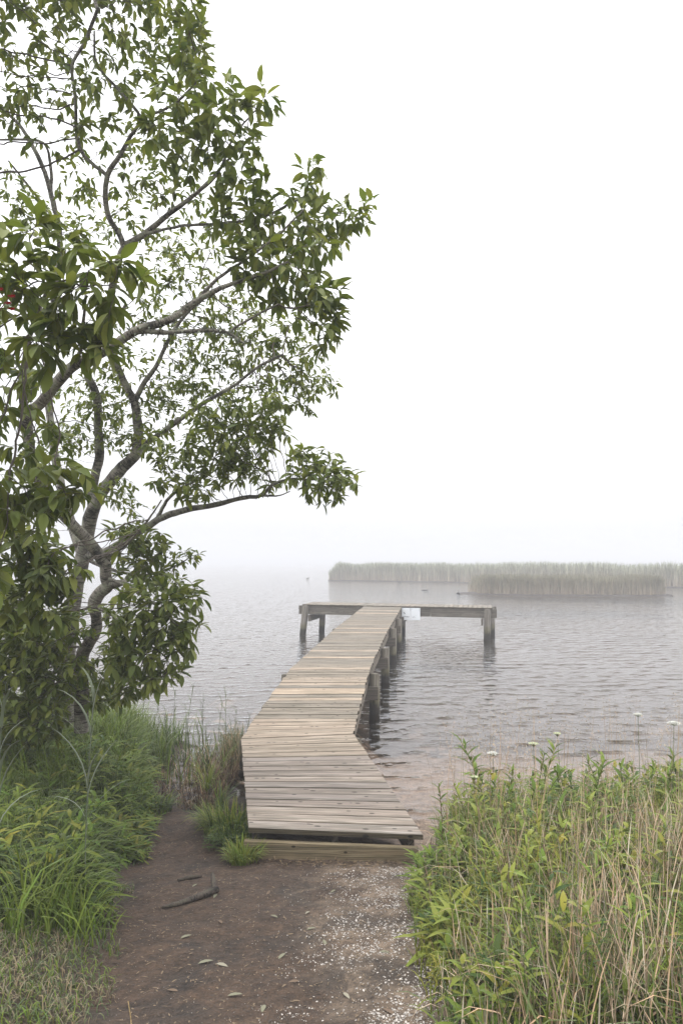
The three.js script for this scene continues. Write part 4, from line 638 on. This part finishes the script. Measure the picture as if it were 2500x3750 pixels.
// green fringe of grass at the water and the brown dead stand beside the pier
{
  const fringe = new Surf(), dead = new Surf(), clump = new Surf();
  for (let k = 0; k < 5200; k++) {
    const d = 6.9 + rg() * 1.7, x = -3.6 + Math.pow(rg(), 0.7) * 2.6 + jit(0.1); if (x > -1.12 - 0.06 * (d - 7) || (x > -1.98 && rg() < 0.86)) continue;
    const n = fbm(x * 4, d * 4 + 3, 2); if (n < 0.42) continue; const c = tint(rg() < 0.5 ? G_FRESH : G_BLUE, 0.5);
    bladeInto(fringe, x, ground(x, d) - 0.01, -d, 0.16 + rg() * 0.4 * n * 1.5, 0.006 + rg() * 0.006, jit(1), jit(1), 0.2 + rg() * 1.0, c, 4);
  }
  for (let k = 0; k < 700; k++) { const x = -1.36 + rg() * 0.26, d = 7.5 + rg() * 0.7; bladeInto(fringe, x, ground(x, d), -d, 0.2 + rg() * 0.3, 0.006, jit(1), jit(1), 0.2 + rg() * 0.8, tint(rg() < 0.6 ? G_BLUE : STRAW, 0.4), 4); }
  for (let k = 0; k < 1900; k++) {
    const d = 6.2 + rg() * 1.9, x = -1.12 - rg() * rg() * 0.85, y = ground(x, d), flat = rg() < 0.55, c = tint(rg() < 0.5 ? RUST : rg() < 0.5 ? [0.26, 0.19, 0.11] : [0.06, 0.04, 0.028], 0.6);
    bladeInto(dead, x, y, -d, (flat ? 0.1 + rg() * 0.16 : 0.1 + rg() * 0.3) * (d < 6.8 ? 0.6 : 1), 0.004 + rg() * 0.006, jit(1), jit(1), flat ? 2.6 + rg() : 0.3 + rg() * 1.2, c, 3);
  }
  const spot = (cx, cd, rad, n, h, cols) => { for (let k = 0; k < n; k++) { const g = rg() * 6.283, q = Math.sqrt(rg()) * rad, x = cx + Math.cos(g) * q, d = cd + Math.sin(g) * q; bladeInto(clump, x, ground(x, d) - 0.005, -d, h * (0.5 + rg() * 0.8), 0.005 + rg() * 0.006, Math.cos(g) + jit(0.7), -Math.sin(g) + jit(0.7), 0.3 + rg() * 1.5, tint(cols[Math.floor(rg() * cols.length)], 0.4), 4); } };
  spot(-0.85, 5.2, 0.19, 820, 0.26, [G_FRESH, G_DEEP, G_YELLOW]); spot(-0.76, 4.92, 0.12, 420, 0.16, [G_FRESH, G_DEEP]); spot(-0.66, 4.6, 0.1, 260, 0.15, [G_FRESH, G_YELLOW]); spot(-0.98, 5.4, 0.1, 220, 0.22, [G_FRESH, STRAW, RUST]); spot(-0.83, 5.65, 0.12, 160, 0.2, [STRAW, RUST, G_DEEP]);
  spot(-1.55, 5.75, 0.12, 200, 0.18, [G_FRESH, G_BLUE]); spot(-1.32, 6.7, 0.05, 60, 0.36, [G_FRESH, G_YELLOW]); spot(-1.1, 6.2, 0.05, 50, 0.3, [G_BLUE, G_FRESH]);
  const up = V3(0, 1, 0), a = V3();
  for (let k = 0; k < 900; k++) { const g = rg() * 6.283, x = -0.8 + jit(0.16), d = 5.0 + jit(0.24), gy = rg() * 6.283; a.set(Math.cos(gy), 0.5, Math.sin(gy)); leafInto(clump, V3(x, ground(x, d) + 0.02 + rg() * 0.09, -d), a, up, 0.018 + rg() * 0.02, 0.012, 0.3, 0.3, tint(G_DEEP, 0.5)); void g; }
  stuff('shore_grass', fringe.geometry(), grassMat, 'green grass fringe growing along the waterline by the trees');
  stuff('dead_reeds', dead.geometry(), strawMat, 'brown flattened dead reeds on the mud beside the pier');
  stuff('grass_clump', clump.geometry(), grassMat, 'bright green grass tufts at the corner of the pier step');
}

// ---------------------------------------------------------------- the tan grass bank on the other side of the path
{
  const dry = new Surf(), green = new Surf(), under = new Surf(), up = V3(0, 1, 0), a = V3();
  const inside = (x, d) => x - pathEdgeOut(d);
  for (let k = 0; k < 21000; k++) {
    const d = 2.0 + Math.pow(rg(), 0.85) * 3.4, x = pathEdgeOut(d) + 0.05 + Math.pow(rg(), 0.85) * 2.9, n = fbm(x * 2.3 + 30, d * 2.3, 3), inn = inside(x, d); if (n < 0.42 && rg() < 0.8) continue;
    if (rg() < step(3.4, 4.5, d) * (x < 1.6 ? 0.88 : 0.6)) continue;
    const h = (0.22 + rg() * 0.36) * (0.45 + 0.55 * step(0, 0.5, inn)), c = tint(rg() < 0.55 ? STRAW : rg() < 0.7 ? STRAW_PALE : [0.33, 0.26, 0.19], 0.4);
    bladeInto(dry, x, ground(x, d) - 0.01, -d, h, 0.003 + rg() * 0.004, jit(1), jit(1), rg() < 0.2 ? 1.3 + rg() * 1.2 : 0.05 + rg() * 0.6, c, 4);
  }
  for (let k = 0; k < 240; k++) {                                   // tall thin stalks standing above the rest
    const d = 3.6 + rg() * 1.8, x = pathEdgeOut(d) + 0.2 + rg() * 2.2, c = tint(STRAW, 0.4), h = 0.66 + rg() * 0.4;
    bladeInto(dry, x, ground(x, d), -d, h, 0.003, jit(1), jit(0.6), 0.1 + rg() * 0.35, c, 5);
    for (let j = 0; j < 6; j++) { const t = 0.82 + j * 0.03; a.set(jit(1), 1.3, jit(1)); leafInto(dry, V3(x + jit(0.012), ground(x, d) + h * t, -d + jit(0.012)), a, V3(0, 0.2, 1), 0.014, 0.004, 0.2, 0.1, tint(STRAW_PALE, 0.3)); }
  }
  for (let k = 0; k < 19000; k++) {
    const d = 2.0 + Math.pow(rg(), 0.85) * 3.5, x = pathEdgeOut(d) - 0.02 + Math.pow(rg(), 0.9) * 2.9, n = fbm(x * 2 + 3, d * 2 + 8, 3), inn = inside(x, d);
    if (d > 4.0 && x < 0.75) continue;
    const h = (0.15 + rg() * 0.34) * (0.4 + 0.6 * step(-0.05, 0.4, inn)), c = tint(n > 0.55 ? G_YELLOW : rg() < 0.5 ? G_FRESH : G_BLUE, 0.5);
    bladeInto(green, x, ground(x, d) - 0.01, -d, h, 0.004 + rg() * 0.006, jit(1), jit(1), 0.3 + rg() * 1.3, c, 4, mix3(c, G_YELLOW, rg() * 0.4));
  }
  for (let k = 0; k < 2300; k++) {                                  // leafy undergrowth: small stems with many leaves
    const d = 2.1 + Math.pow(rg(), 0.7) * 3.2, x = pathEdgeOut(d) + 0.02 + Math.pow(rg(), 0.9) * 2.8, n = fbm(x * 1.7 + 50, d * 1.7, 3), inn = inside(x, d); if (n < 0.45 && rg() < 0.6) continue;
    if (d > 4.0 && x < 0.75) continue;
    const h = (0.14 + rg() * 0.34) * (0.4 + 0.6 * step(0, 0.45, inn)) * (d > 4.2 ? 1.15 : 1), y = ground(x, d), c0 = tint(rg() < 0.45 ? G_YELLOW : rg() < 0.6 ? G_FRESH : G_DEEP, 0.3), fine = rg() < 0.4, m = fine ? 26 : 12;
    for (let j = 0; j < m; j++) { const t = 0.25 + 0.75 * j / m, g = j * 2.4 + jit(0.4); a.set(Math.cos(g), 0.45 + rg() * 0.5 + t * 0.3, Math.sin(g)); leafInto(under, V3(x + jit(0.006), y + h * t, -d + jit(0.006)), a, up, (fine ? 0.035 + rg() * 0.025 : 0.06 + rg() * 0.07) * (1.15 - t * 0.4), fine ? 0.006 : 0.014 + rg() * 0.014, 0.3, 0.3 + rg() * 0.4, tint(c0, 0.2), LANCE_W); }
  }
  stuff('dry_grass', dry.geometry(), strawMat, 'tan dry grass stalks standing through the green bank');
  stuff('green_grass', green.geometry(), grassMat, 'green grass blades among the tan stalks of the bank');
  stuff('undergrowth', under.geometry(), grassMat, 'small leafy undergrowth between the tan stalks of the bank');
}
// leafy forbs, each a plant with a stem and lance leaves
const forbLeaves = [], FORB = [[0.12, 0.18, 0.022], [0.15, 0.21, 0.026], [0.09, 0.145, 0.02], [0.19, 0.235, 0.035], [0.13, 0.2, 0.026], [0.22, 0.25, 0.045]];
FORB.forEach((c, i) => { const s = new Surf(); leafInto(s, V3(0, 0, 0), V3(1, 0, 0), V3(0, 1, 0), 1, 0.17 + (i % 3) * 0.03, 0.35, 0.35 + (i % 2) * 0.3, c, LANCE_W); forbLeaves.push(s.geometry()); });
const stemGreen = new THREE.MeshStandardMaterial({ color: new THREE.Color().setRGB(0.13, 0.15, 0.06), roughness: 0.8 }), stemRed = new THREE.MeshStandardMaterial({ color: new THREE.Color().setRGB(0.13, 0.05, 0.035), roughness: 0.8 });
function forb(x, d, h, n, leafL, label, group, stem = stemGreen, pal = 0, from = 0.15) {
  const y = ground(x, d) - 0.01, t = thing('leafy_plant', label, 'plant', [x, y, -d], group), s = new Surf(), pts = [], lx = jit(0.28), lz = jit(0.28), a = V3(), up = V3(0, 1, 0);
  for (let k = 0; k <= 6; k++) { const f = k / 6; pts.push([lx * f * f * h, f * h, lz * f * f * h, mix(0.0045, 0.002, f)]); }
  tubeInto(s, pts, 6, [1, 1, 1]); meshAs('stem', s.geometry(null, false), stem, t);
  for (let k = 0; k < n; k++) {
    const f = from + (1 - from) * (k + 0.6) / n, g = k * 2.399 + jit(0.3), m = meshAs('leaf', forbLeaves[(pal + Math.floor(rg() * 3)) % 6], grassMat, t);
    a.set(Math.cos(g), mix(0.35, 1.6, f * f) + jit(0.15), Math.sin(g)); placeUnit(m, V3(lx * f * f * h, f * h, lz * f * f * h), a, up, leafL * (0.75 + rg() * 0.4) * mix(1.1, 0.6, f), [0, 0, 0]);
  }
  return t;
}
forb(0.7, 4.72, 0.46, 20, 0.11, 'red-stemmed leafy plant standing alone at the corner of the pier', undefined, stemRed, 0, 0.3);
for (const [x, d, h, n] of [[0.5, 4.22, 0.17, 22], [0.6, 4.15, 0.22, 24], [0.45, 4.05, 0.17, 22], [0.56, 3.98, 0.22, 24], [0.67, 4.02, 0.28, 24], [0.48, 3.85, 0.19, 22], [0.78, 4.2, 0.3, 22], [0.6, 3.75, 0.24, 22], [0.7, 3.8, 0.28, 22]])
  forb(x, d, h, n, 0.15, 'lush lance-leaved plant in the clump beside the pier step', 'lush plants beside the pier step', stemGreen, 0);
for (const [x, d, h, n] of [[0.42, 3.1, 0.2, 20], [0.5, 3.0, 0.24, 20], [0.47, 3.22, 0.22, 20]]) forb(x, d, h, n, 0.16, 'bright low plant with long leaves at the shell path edge', 'bright plants at the shell path edge', stemGreen, 3);
for (const [x, d, h, n] of [[1.05, 4.85, 0.62, 26], [1.17, 4.9, 0.64, 26], [1.3, 4.8, 0.56, 26], [1.42, 4.9, 0.6, 26], [1.55, 4.85, 0.62, 28], [1.7, 4.7, 0.6, 26], [1.85, 4.8, 0.62, 26], [2.0, 4.7, 0.66, 26], [2.2, 4.75, 0.64, 26], [1.25, 4.5, 0.52, 26], [1.48, 4.4, 0.52, 26], [1.75, 4.3, 0.5, 26], [0.95, 4.6, 0.46, 24], [1.12, 4.3, 0.44, 24], [1.62, 4.55, 0.56, 26], [1.9, 4.4, 0.56, 26], [1.0, 4.2, 0.4, 22], [2.1, 4.25, 0.55, 26]])
  forb(x + jit(0.05), d + jit(0.08), h * (0.72 + rg() * 0.46), n, 0.12 + rg() * 0.07, 'upright leafy plant on the crest of the tan grass bank', 'leafy plants along the bank crest', stemGreen, 0, 0.25);
for (const [x, d, h, n] of [[0.72, 2.6, 0.36, 24], [0.95, 2.75, 0.4, 24], [1.12, 2.6, 0.42, 26], [0.85, 3.1, 0.4, 24], [1.2, 3.2, 0.46, 26], [1.45, 3.3, 0.48, 26], [1.05, 3.6, 0.42, 24], [1.4, 3.7, 0.46, 26], [0.8, 3.5, 0.36, 22], [1.6, 3.05, 0.5, 26], [0.62, 2.3, 0.3, 22], [1.75, 3.6, 0.5, 26], [1.02, 2.3, 0.4, 24]])
  forb(x, d, h, n, 0.12, 'yellow-green leafy plant deep among the dry stalks', 'leafy plants among the dry stalks', stemGreen, 3, 0.2);
for (let k = 0; k < 34; k++) { const d = 3.7 + rg() * 1.2, x = pathEdgeOut(d) + 0.3 + rg() * 1.9; forb(x, d, 0.3 + rg() * 0.24, 20, 0.13 + rg() * 0.05, 'bushy green plant filling the slope below the bank crest', 'bushy plants on the bank slope', stemGreen, k % 2 ? 0 : 3, 0.1); }
// white umbels on thin stems
const petal = new THREE.MeshStandardMaterial({ color: new THREE.Color().setRGB(0.72, 0.73, 0.66), roughness: 0.9 }), petalGreen = new THREE.MeshStandardMaterial({ color: new THREE.Color().setRGB(0.5, 0.55, 0.33), roughness: 0.9 });
function umbel(x, d, h, rad, label, mat, flat = 0.25) {
  const y = ground(x, d), t = thing('wild_carrot', label, 'flower', [x, y, -d]), s = new Surf(), lx = jit(0.05), lz = jit(0.05), ray = new Surf(), fl = new Surf(), a = V3();
  tubeInto(s, [[0, 0, 0, 0.0025], [lx * 0.4, h * 0.5, lz * 0.4, 0.002], [lx, h, lz, 0.0016]], 5, [1, 1, 1]); meshAs('stem', s.geometry(null, false), stemGreen, t);
  for (let k = 0; k < 34; k++) {
    const q = Math.sqrt((k + 0.5) / 34) * rad, g = k * 2.399, fx = lx + Math.cos(g) * q, fz = lz + Math.sin(g) * q, fy = h + 0.025 - q * q / rad * flat;
    tubeInto(ray, [[lx, h, lz, 0.0007], [fx, fy, fz, 0.0005]], 3, [1, 1, 1]);
    for (let j = 0; j < 6; j++) { const e = rg() * 6.283; a.set(Math.cos(e), 0.5 + rg() * 0.6, Math.sin(e)); leafInto(fl, V3(fx, fy, fz), a, V3(0, 1, 0), 0.0055 + rg() * 0.003, 0.005, 0.1, 0.2, [1, 1, 1]); }
  }
  meshAs('rays', ray.geometry(null, false), stemGreen, t); meshAs('flower_head', fl.geometry(null, false), mat, t);
}
umbel(1.06, 4.68, 0.6, 0.036, 'white lacy flower head on the bank corner beside the water', petal); umbel(2.19, 5.0, 0.86, 0.032, 'tall white umbel standing high above the bank grass', petal, 0.4); umbel(2.25, 4.65, 0.76, 0.045, 'broad white lacy umbel among tall stalks of the bank', petal);
umbel(1.4, 4.9, 0.67, 0.035, 'flat greenish umbel above the bank crest plants', petalGreen, 0.1); umbel(0.9, 4.7, 0.44, 0.026, 'small pale green umbel low at the sandy end of the bank', petalGreen, 0.1); umbel(1.62, 5.0, 0.72, 0.026, 'small greenish umbel on a thin stem over the crest', petalGreen, 0.2);

// ---------------------------------------------------------------- far reed beds and the mud under them
function reedBed(label, outline, hgt, nBlades, cols, w, seed) {
  const r = rng(seed), s = new Surf();
  for (let k = 0; k < nBlades; k++) {
    const f = r(), i = Math.min(outline.length - 2, Math.floor(f * (outline.length - 1))), u = f * (outline.length - 1) - i, a = outline[i], b = outline[i + 1], deep = r();
    const x = mix(a[0], b[0], u) + (r() - 0.5) * 0.5, d0 = mix(a[1], b[1], u), d = d0 + deep * deep * mix(a[2], b[2], u), edge = Math.min(1, (f * 14 + 0.55), ((1 - f) * 14 + 0.75));
    const h = hgt * edge * (0.75 + 0.32 * fbm(x * 0.5 + seed, d * 0.5, 3) + (r() - 0.5) * 0.14), c = cols[Math.floor(r() * cols.length)], g = 0.75 + r() * 0.5;
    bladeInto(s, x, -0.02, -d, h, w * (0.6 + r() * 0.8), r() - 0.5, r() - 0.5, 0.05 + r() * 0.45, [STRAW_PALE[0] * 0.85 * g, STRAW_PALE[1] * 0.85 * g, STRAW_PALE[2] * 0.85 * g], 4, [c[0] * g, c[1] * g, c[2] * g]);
  }
  return stuff('reed_bed', s.geometry(), strawMat, label);
}
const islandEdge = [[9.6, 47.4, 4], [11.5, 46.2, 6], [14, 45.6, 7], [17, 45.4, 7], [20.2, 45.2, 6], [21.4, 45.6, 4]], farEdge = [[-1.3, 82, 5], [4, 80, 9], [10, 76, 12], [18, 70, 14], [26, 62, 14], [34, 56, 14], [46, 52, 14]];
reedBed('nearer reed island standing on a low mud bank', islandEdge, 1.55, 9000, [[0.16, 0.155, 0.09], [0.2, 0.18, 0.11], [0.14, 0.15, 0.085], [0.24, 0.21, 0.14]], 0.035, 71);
reedBed('long pale reed bank behind the island with fog haze partly painted into its colour', farEdge, 2.4, 14000, [[0.29, 0.32, 0.22], [0.32, 0.33, 0.24], [0.27, 0.3, 0.21]], 0.07, 72);  // reed colours lightened so the bank fades more than the fog alone does
function mudBank(outline, back, name, label) {
  const s = new Surf(), n = outline.length; const r = rng(8);
  const rows = [];
  for (let k = 0; k <= (n - 1) * 8; k++) { const i = Math.min(n - 2, Math.floor(k / 8)), u = k / 8 - i, a = outline[i], b = outline[i + 1], x = mix(a[0], b[0], u), d = mix(a[1], b[1], u), dp = mix(a[2], b[2], u), j = (r() - 0.5) * 0.4; rows.push([[x, -0.1, -(d - 0.9 + j)], [x, 0.05 + r() * 0.05, -(d - 0.35 + j)], [x, 0.12, -(d + dp * 0.5)], [x, -0.1, -(d + dp + back)]].map((p) => s.v(...p, 0, 1, 0, p[0], p[2], MUD))); }
  for (let k = 0; k < rows.length - 1; k++) for (let j = 0; j < 3; j++) s.quad(rows[k][j], rows[k + 1][j], rows[k + 1][j + 1], rows[k][j + 1]);
  const g = s.geometry(); g.computeVertexNormals(); setting(name, g, new THREE.MeshStandardMaterial({ vertexColors: true, roughness: 0.8 }), label);
}
mudBank([[8.2, 47.9, 0.6], [8.9, 47.7, 1.4], ...islandEdge, [21.9, 45.9, 2]], 1, 'mud_bank', 'dark low mud bank under the reed island');
mudBank([[-1.6, 82.2, 3], ...farEdge], 1, 'mud_bank', 'mud foot of the long reed bank');

// ---------------------------------------------------------------- birds and driftwood far out
function duck(x, d, turn, label) {
  const t = thing('water_bird', label, 'bird', [x, 0, -d], 'birds far out on the water'), s = new Surf(); t.rotation.y = turn;
  const pts = [[-0.24, 0.1, 0, 0.012], [-0.17, 0.07, 0, 0.05], [-0.06, 0.05, 0, 0.085], [0.06, 0.05, 0, 0.085], [0.13, 0.08, 0, 0.055], [0.16, 0.14, 0, 0.032], [0.17, 0.2, 0, 0.03], [0.185, 0.235, 0, 0.036], [0.215, 0.24, 0, 0.03], [0.245, 0.23, 0, 0.012], [0.29, 0.222, 0, 0.008]];
  tubeInto(s, pts, 10, (p) => (p[0] > 0.24 ? [0.25, 0.16, 0.05] : [0.07, 0.055, 0.045])); meshAs('body', s.geometry(), new THREE.MeshStandardMaterial({ vertexColors: true, roughness: 0.8 }), t);
}
duck(-4.45, 90, 0.3, 'dark water bird swimming alone on the open foggy water'); duck(6.4, 76, 2.8, 'dark water bird swimming before the far reed bank');
{ const t = thing('driftwood', 'dark flat piece of driftwood floating between pier and reed island', 'driftwood', [6.6, 0, -54]), s = new Surf(); tubeInto(s, [[-0.3, 0, 0, 0.02], [-0.1, 0.02, 0.02, 0.045], [0.12, 0.015, 0, 0.04], [0.3, 0.05, 0.05, 0.015]], 8, [0.06, 0.05, 0.04], 0.3); meshAs('log', s.geometry(), strawMat, t); }

// ---------------------------------------------------------------- litter of the path
const rl = rng(900);
{
  // shell chips: thick towards the tan grass bank, thin elsewhere
  const chip = new THREE.DodecahedronGeometry(1, 0); chip.scale(1, 0.28, 0.75);
  const places = [], m4 = new THREE.Matrix4(), q = new THREE.Quaternion(), e = new THREE.Euler();
  for (let k = 0; k < 90000 && places.length < 12000; k++) {
    const d = 2.0 + rl() * 3.4, x = pathEdgeIn(d) + rl() * (pathEdgeOut(d) - pathEdgeIn(d) + 0.12), n = fbm(x * 5 + 2, d * 5, 3), f = step(-0.4, 0.42, x + (3.6 - d) * 0.1 + (n - 0.5) * 0.7);
    if (rl() > 0.025 + f * f * (n > 0.45 ? 1 : 0.45)) continue; if (d > 4.55 && x > -0.7) continue;
    places.push([x, d]);
  }
  const im = new THREE.InstancedMesh(chip, new THREE.MeshStandardMaterial({ color: new THREE.Color(1, 1, 1), roughness: 0.75 }), places.length), col = new THREE.Color();
  places.forEach(([x, d], k) => {
    const s = 0.0014 + Math.pow(rl(), 3) * 0.0055 * step(-0.9, 0.2, x); e.set((rl() - 0.5) * 0.7, rl() * 6.28, (rl() - 0.5) * 0.7); q.setFromEuler(e);
    im.setMatrixAt(k, m4.compose(V3(x, ground(x, d) + s * 0.15, -d), q, V3(s, s, s))); const g = 0.2 + rl() * 0.34; im.setColorAt(k, col.setRGB(g, g * 0.92, g * 0.83));
  });
  im.name = 'shell_grit'; im.userData = { kind: 'stuff', label: 'white crushed shell grit strewn over the path', category: 'shell grit' }; im.castShadow = im.receiveShadow = true; scene.add(im);
  // twig and leaf crumbs
  const s = new Surf();
  for (let k = 0; k < 5200; k++) { const d = 2.1 + rl() * 4.2, x = pathEdgeIn(d) + rl() * (pathEdgeOut(d) - pathEdgeIn(d)); if (d > 4.6 && x > -0.72) continue; const g = rl() * 6.28, c = rl() < 0.5 ? [0.06, 0.045, 0.035] : [0.17, 0.125, 0.08]; leafInto(s, V3(x, ground(x, d) + 0.003, -d), V3(Math.cos(g), (rl() - 0.4) * 0.15, Math.sin(g)), V3(rl() - 0.5, 1, rl() - 0.5), 0.008 + rl() * rl() * 0.035, 0.002 + rl() * 0.005, 0.3, 0.1, c); }
  for (let k = 0; k < 420; k++) { const x = -0.66 + rl() * 1.1, d = 4.62 - rl() * rl() * 0.16, g = rl() * 6.28; leafInto(s, V3(x, ground(x, d) + 0.004 + rl() * 0.012, -d), V3(Math.cos(g), (rl() - 0.3) * 0.3, Math.sin(g) * 0.4), V3(rl() - 0.5, 1, rl() - 0.5), 0.012 + rl() * 0.03, 0.003 + rl() * 0.007, 0.3, 0.2, rl() < 0.6 ? [0.07, 0.048, 0.03] : [0.17, 0.12, 0.07]); }
  stuff('path_litter', s.geometry(), strawMat, 'brown crumbs of twigs and leaves on the dirt path');
}
const dryLeaf = [[0.17, 0.165, 0.11], [0.13, 0.09, 0.06], [0.24, 0.22, 0.165]].map((c) => { const s = new Surf(); leafInto(s, V3(-0.5, 0, 0), V3(1, 0.05, 0), V3(0, 1, 0), 1, 0.34, 0.3, 0.12, c); return s.geometry(); });
for (const [x, d, g, L, k] of [[-0.6, 3.02, 0.2, 0.07, 0], [-0.52, 2.98, 2.8, 0.06, 2], [-0.35, 3.55, 1.2, 0.05, 0], [-0.27, 3.1, 0.5, 0.055, 0], [-0.18, 3.62, 2.0, 0.045, 2], [-0.42, 3.95, 0.7, 0.05, 1], [-0.72, 3.9, 2.2, 0.06, 0], [-0.2, 2.85, 1.6, 0.05, 1], [-0.42, 2.7, 0.1, 0.06, 0], [-0.08, 3.25, 0.9, 0.05, 0], [0.02, 2.75, 2.5, 0.05, 2], [0.1, 3.7, 0.4, 0.045, 1], [-0.62, 3.5, 1.0, 0.05, 1], [-0.3, 2.62, 2.2, 0.055, 0], [-0.75, 3.3, 0.3, 0.06, 0], [0.18, 2.62, 1.1, 0.06, 1], [-0.52, 4.2, 2.6, 0.05, 1], [-0.88, 4.1, 0.5, 0.045, 0], [-0.05, 4.0, 1.9, 0.045, 0], [-0.15, 3.4, 0.2, 0.05, 0], [-0.68, 2.75, 1.4, 0.05, 1], [0.2, 3.15, 2.9, 0.05, 0]]) {
  const m = meshAs(numbered('fallen_leaf'), dryLeaf[k], strawMat, scene); m.position.set(x, ground(x, d) + L * 0.1, -d); m.rotation.set((g % 1) * 0.2 - 0.1, g * 2.1, 0.08); m.scale.setScalar(L);
  m.userData = { label: ['pale green-grey fallen leaf curled on the dirt path', 'brown fallen leaf curled on the dirt path', 'whitish fallen leaf curled on the dirt path'][k], category: 'leaf', group: ['pale fallen leaves on the path', 'brown fallen leaves on the path', 'whitish fallen leaves on the path'][k] };
}
function stick(name, label, category, pts, forks, colour) {
  const b = pts[0], o = thing(name, label, category, [b[0], ground(b[0], b[1]), -b[1]]), off = [b[0], ground(b[0], b[1]), -b[1]], mat = new THREE.MeshStandardMaterial({ map: barkMap, color: new THREE.Color().setRGB(...colour), roughness: 0.9 });
  const tube = (p) => { const s = new Surf(); tubeInto(s, p.map(([x, d, r, lift = 0]) => [x, ground(x, d) + r * 0.8 + lift, -d, r]), 9, [1, 1, 1], 0.35); return s.geometry(off, false); };
  meshAs('stick', tube(pts), mat, o); for (const f of forks) meshAs('fork', tube(f), mat, o);
}
stick('fallen_branch', 'dark forked dead branch lying across the dirt path', 'branch', [[-0.98, 3.74, 0.007], [-0.91, 3.78, 0.015], [-0.83, 3.83, 0.018], [-0.76, 3.9, 0.018, 0.01], [-0.71, 3.94, 0.016, 0.015]], [[[-0.73, 3.92, 0.012, 0.015], [-0.755, 4.02, 0.013, 0.05], [-0.77, 4.08, 0.009, 0.075]]], [0.2, 0.17, 0.15]);
stick('short_stick', 'short dark rotten stick near the bright grass tuft', 'stick', [[-1.0, 4.18, 0.008], [-0.95, 4.22, 0.014], [-0.9, 4.26, 0.012], [-0.87, 4.27, 0.007]], [], [0.16, 0.13, 0.11]);
stick('straw_stalk', 'thin yellow bent straw stalk lying by the worn turf', 'stalk', [[-0.83, 2.66, 0.002, 0.01], [-0.79, 2.56, 0.002], [-0.74, 2.42, 0.0022], [-0.7, 2.3, 0.002]], [], [0.85, 0.62, 0.3]);

// ---------------------------------------------------------------- sprig with red blossoms hanging into the near leaves
{
  const o = thing('red_flower_sprig', 'sprig with small red blossoms among the broad tree leaves', 'flower', [-1.29, 3.11, -2.6]), s = new Surf(), red = new THREE.MeshStandardMaterial({ color: new THREE.Color().setRGB(0.42, 0.012, 0.016), roughness: 0.7 }), a = V3();
  tubeInto(s, [[-0.2, -0.3, 0, 0.003], [-0.08, -0.05, 0.02, 0.0025], [0.0, 0.12, 0.02, 0.002], [0.06, 0.2, 0.02, 0.001]], 5, [1, 1, 1]); meshAs('stem', s.geometry(null, false), stemRed, o);
  for (const [x, y, z] of [[0.0, 0.195, 0.02], [0.05, 0.165, 0.03], [0.045, 0.12, 0.02], [0.02, 0.15, 0.0], [-0.05, 0.18, 0.02], [-0.06, 0.1, 0.03]]) {
    const f = new Surf(); for (let k = 0; k < 9; k++) { const g = k * 2.4; a.set(Math.cos(g), 0.3 + (k % 3) * 0.5, Math.sin(g)); leafInto(f, V3(x, y, z), a, V3(0, 1, 0), 0.016, 0.014, 0.3, 0.5, [1, 1, 1]); } meshAs('blossom', f.geometry(null, false), red, o);
  }
  for (let k = 0; k < 14; k++) { const m = meshAs('leaf', forbLeaves[2], grassMat, o); a.set(jit(1), jit(0.6), jit(1)); placeUnit(m, V3(-0.06 + jit(0.08), 0.02 + jit(0.12), 0.02), a, V3(0, 1, 0.2), 0.05, [0, 0, 0]); }
}

shade(scene);
renderer.render(scene, camera);
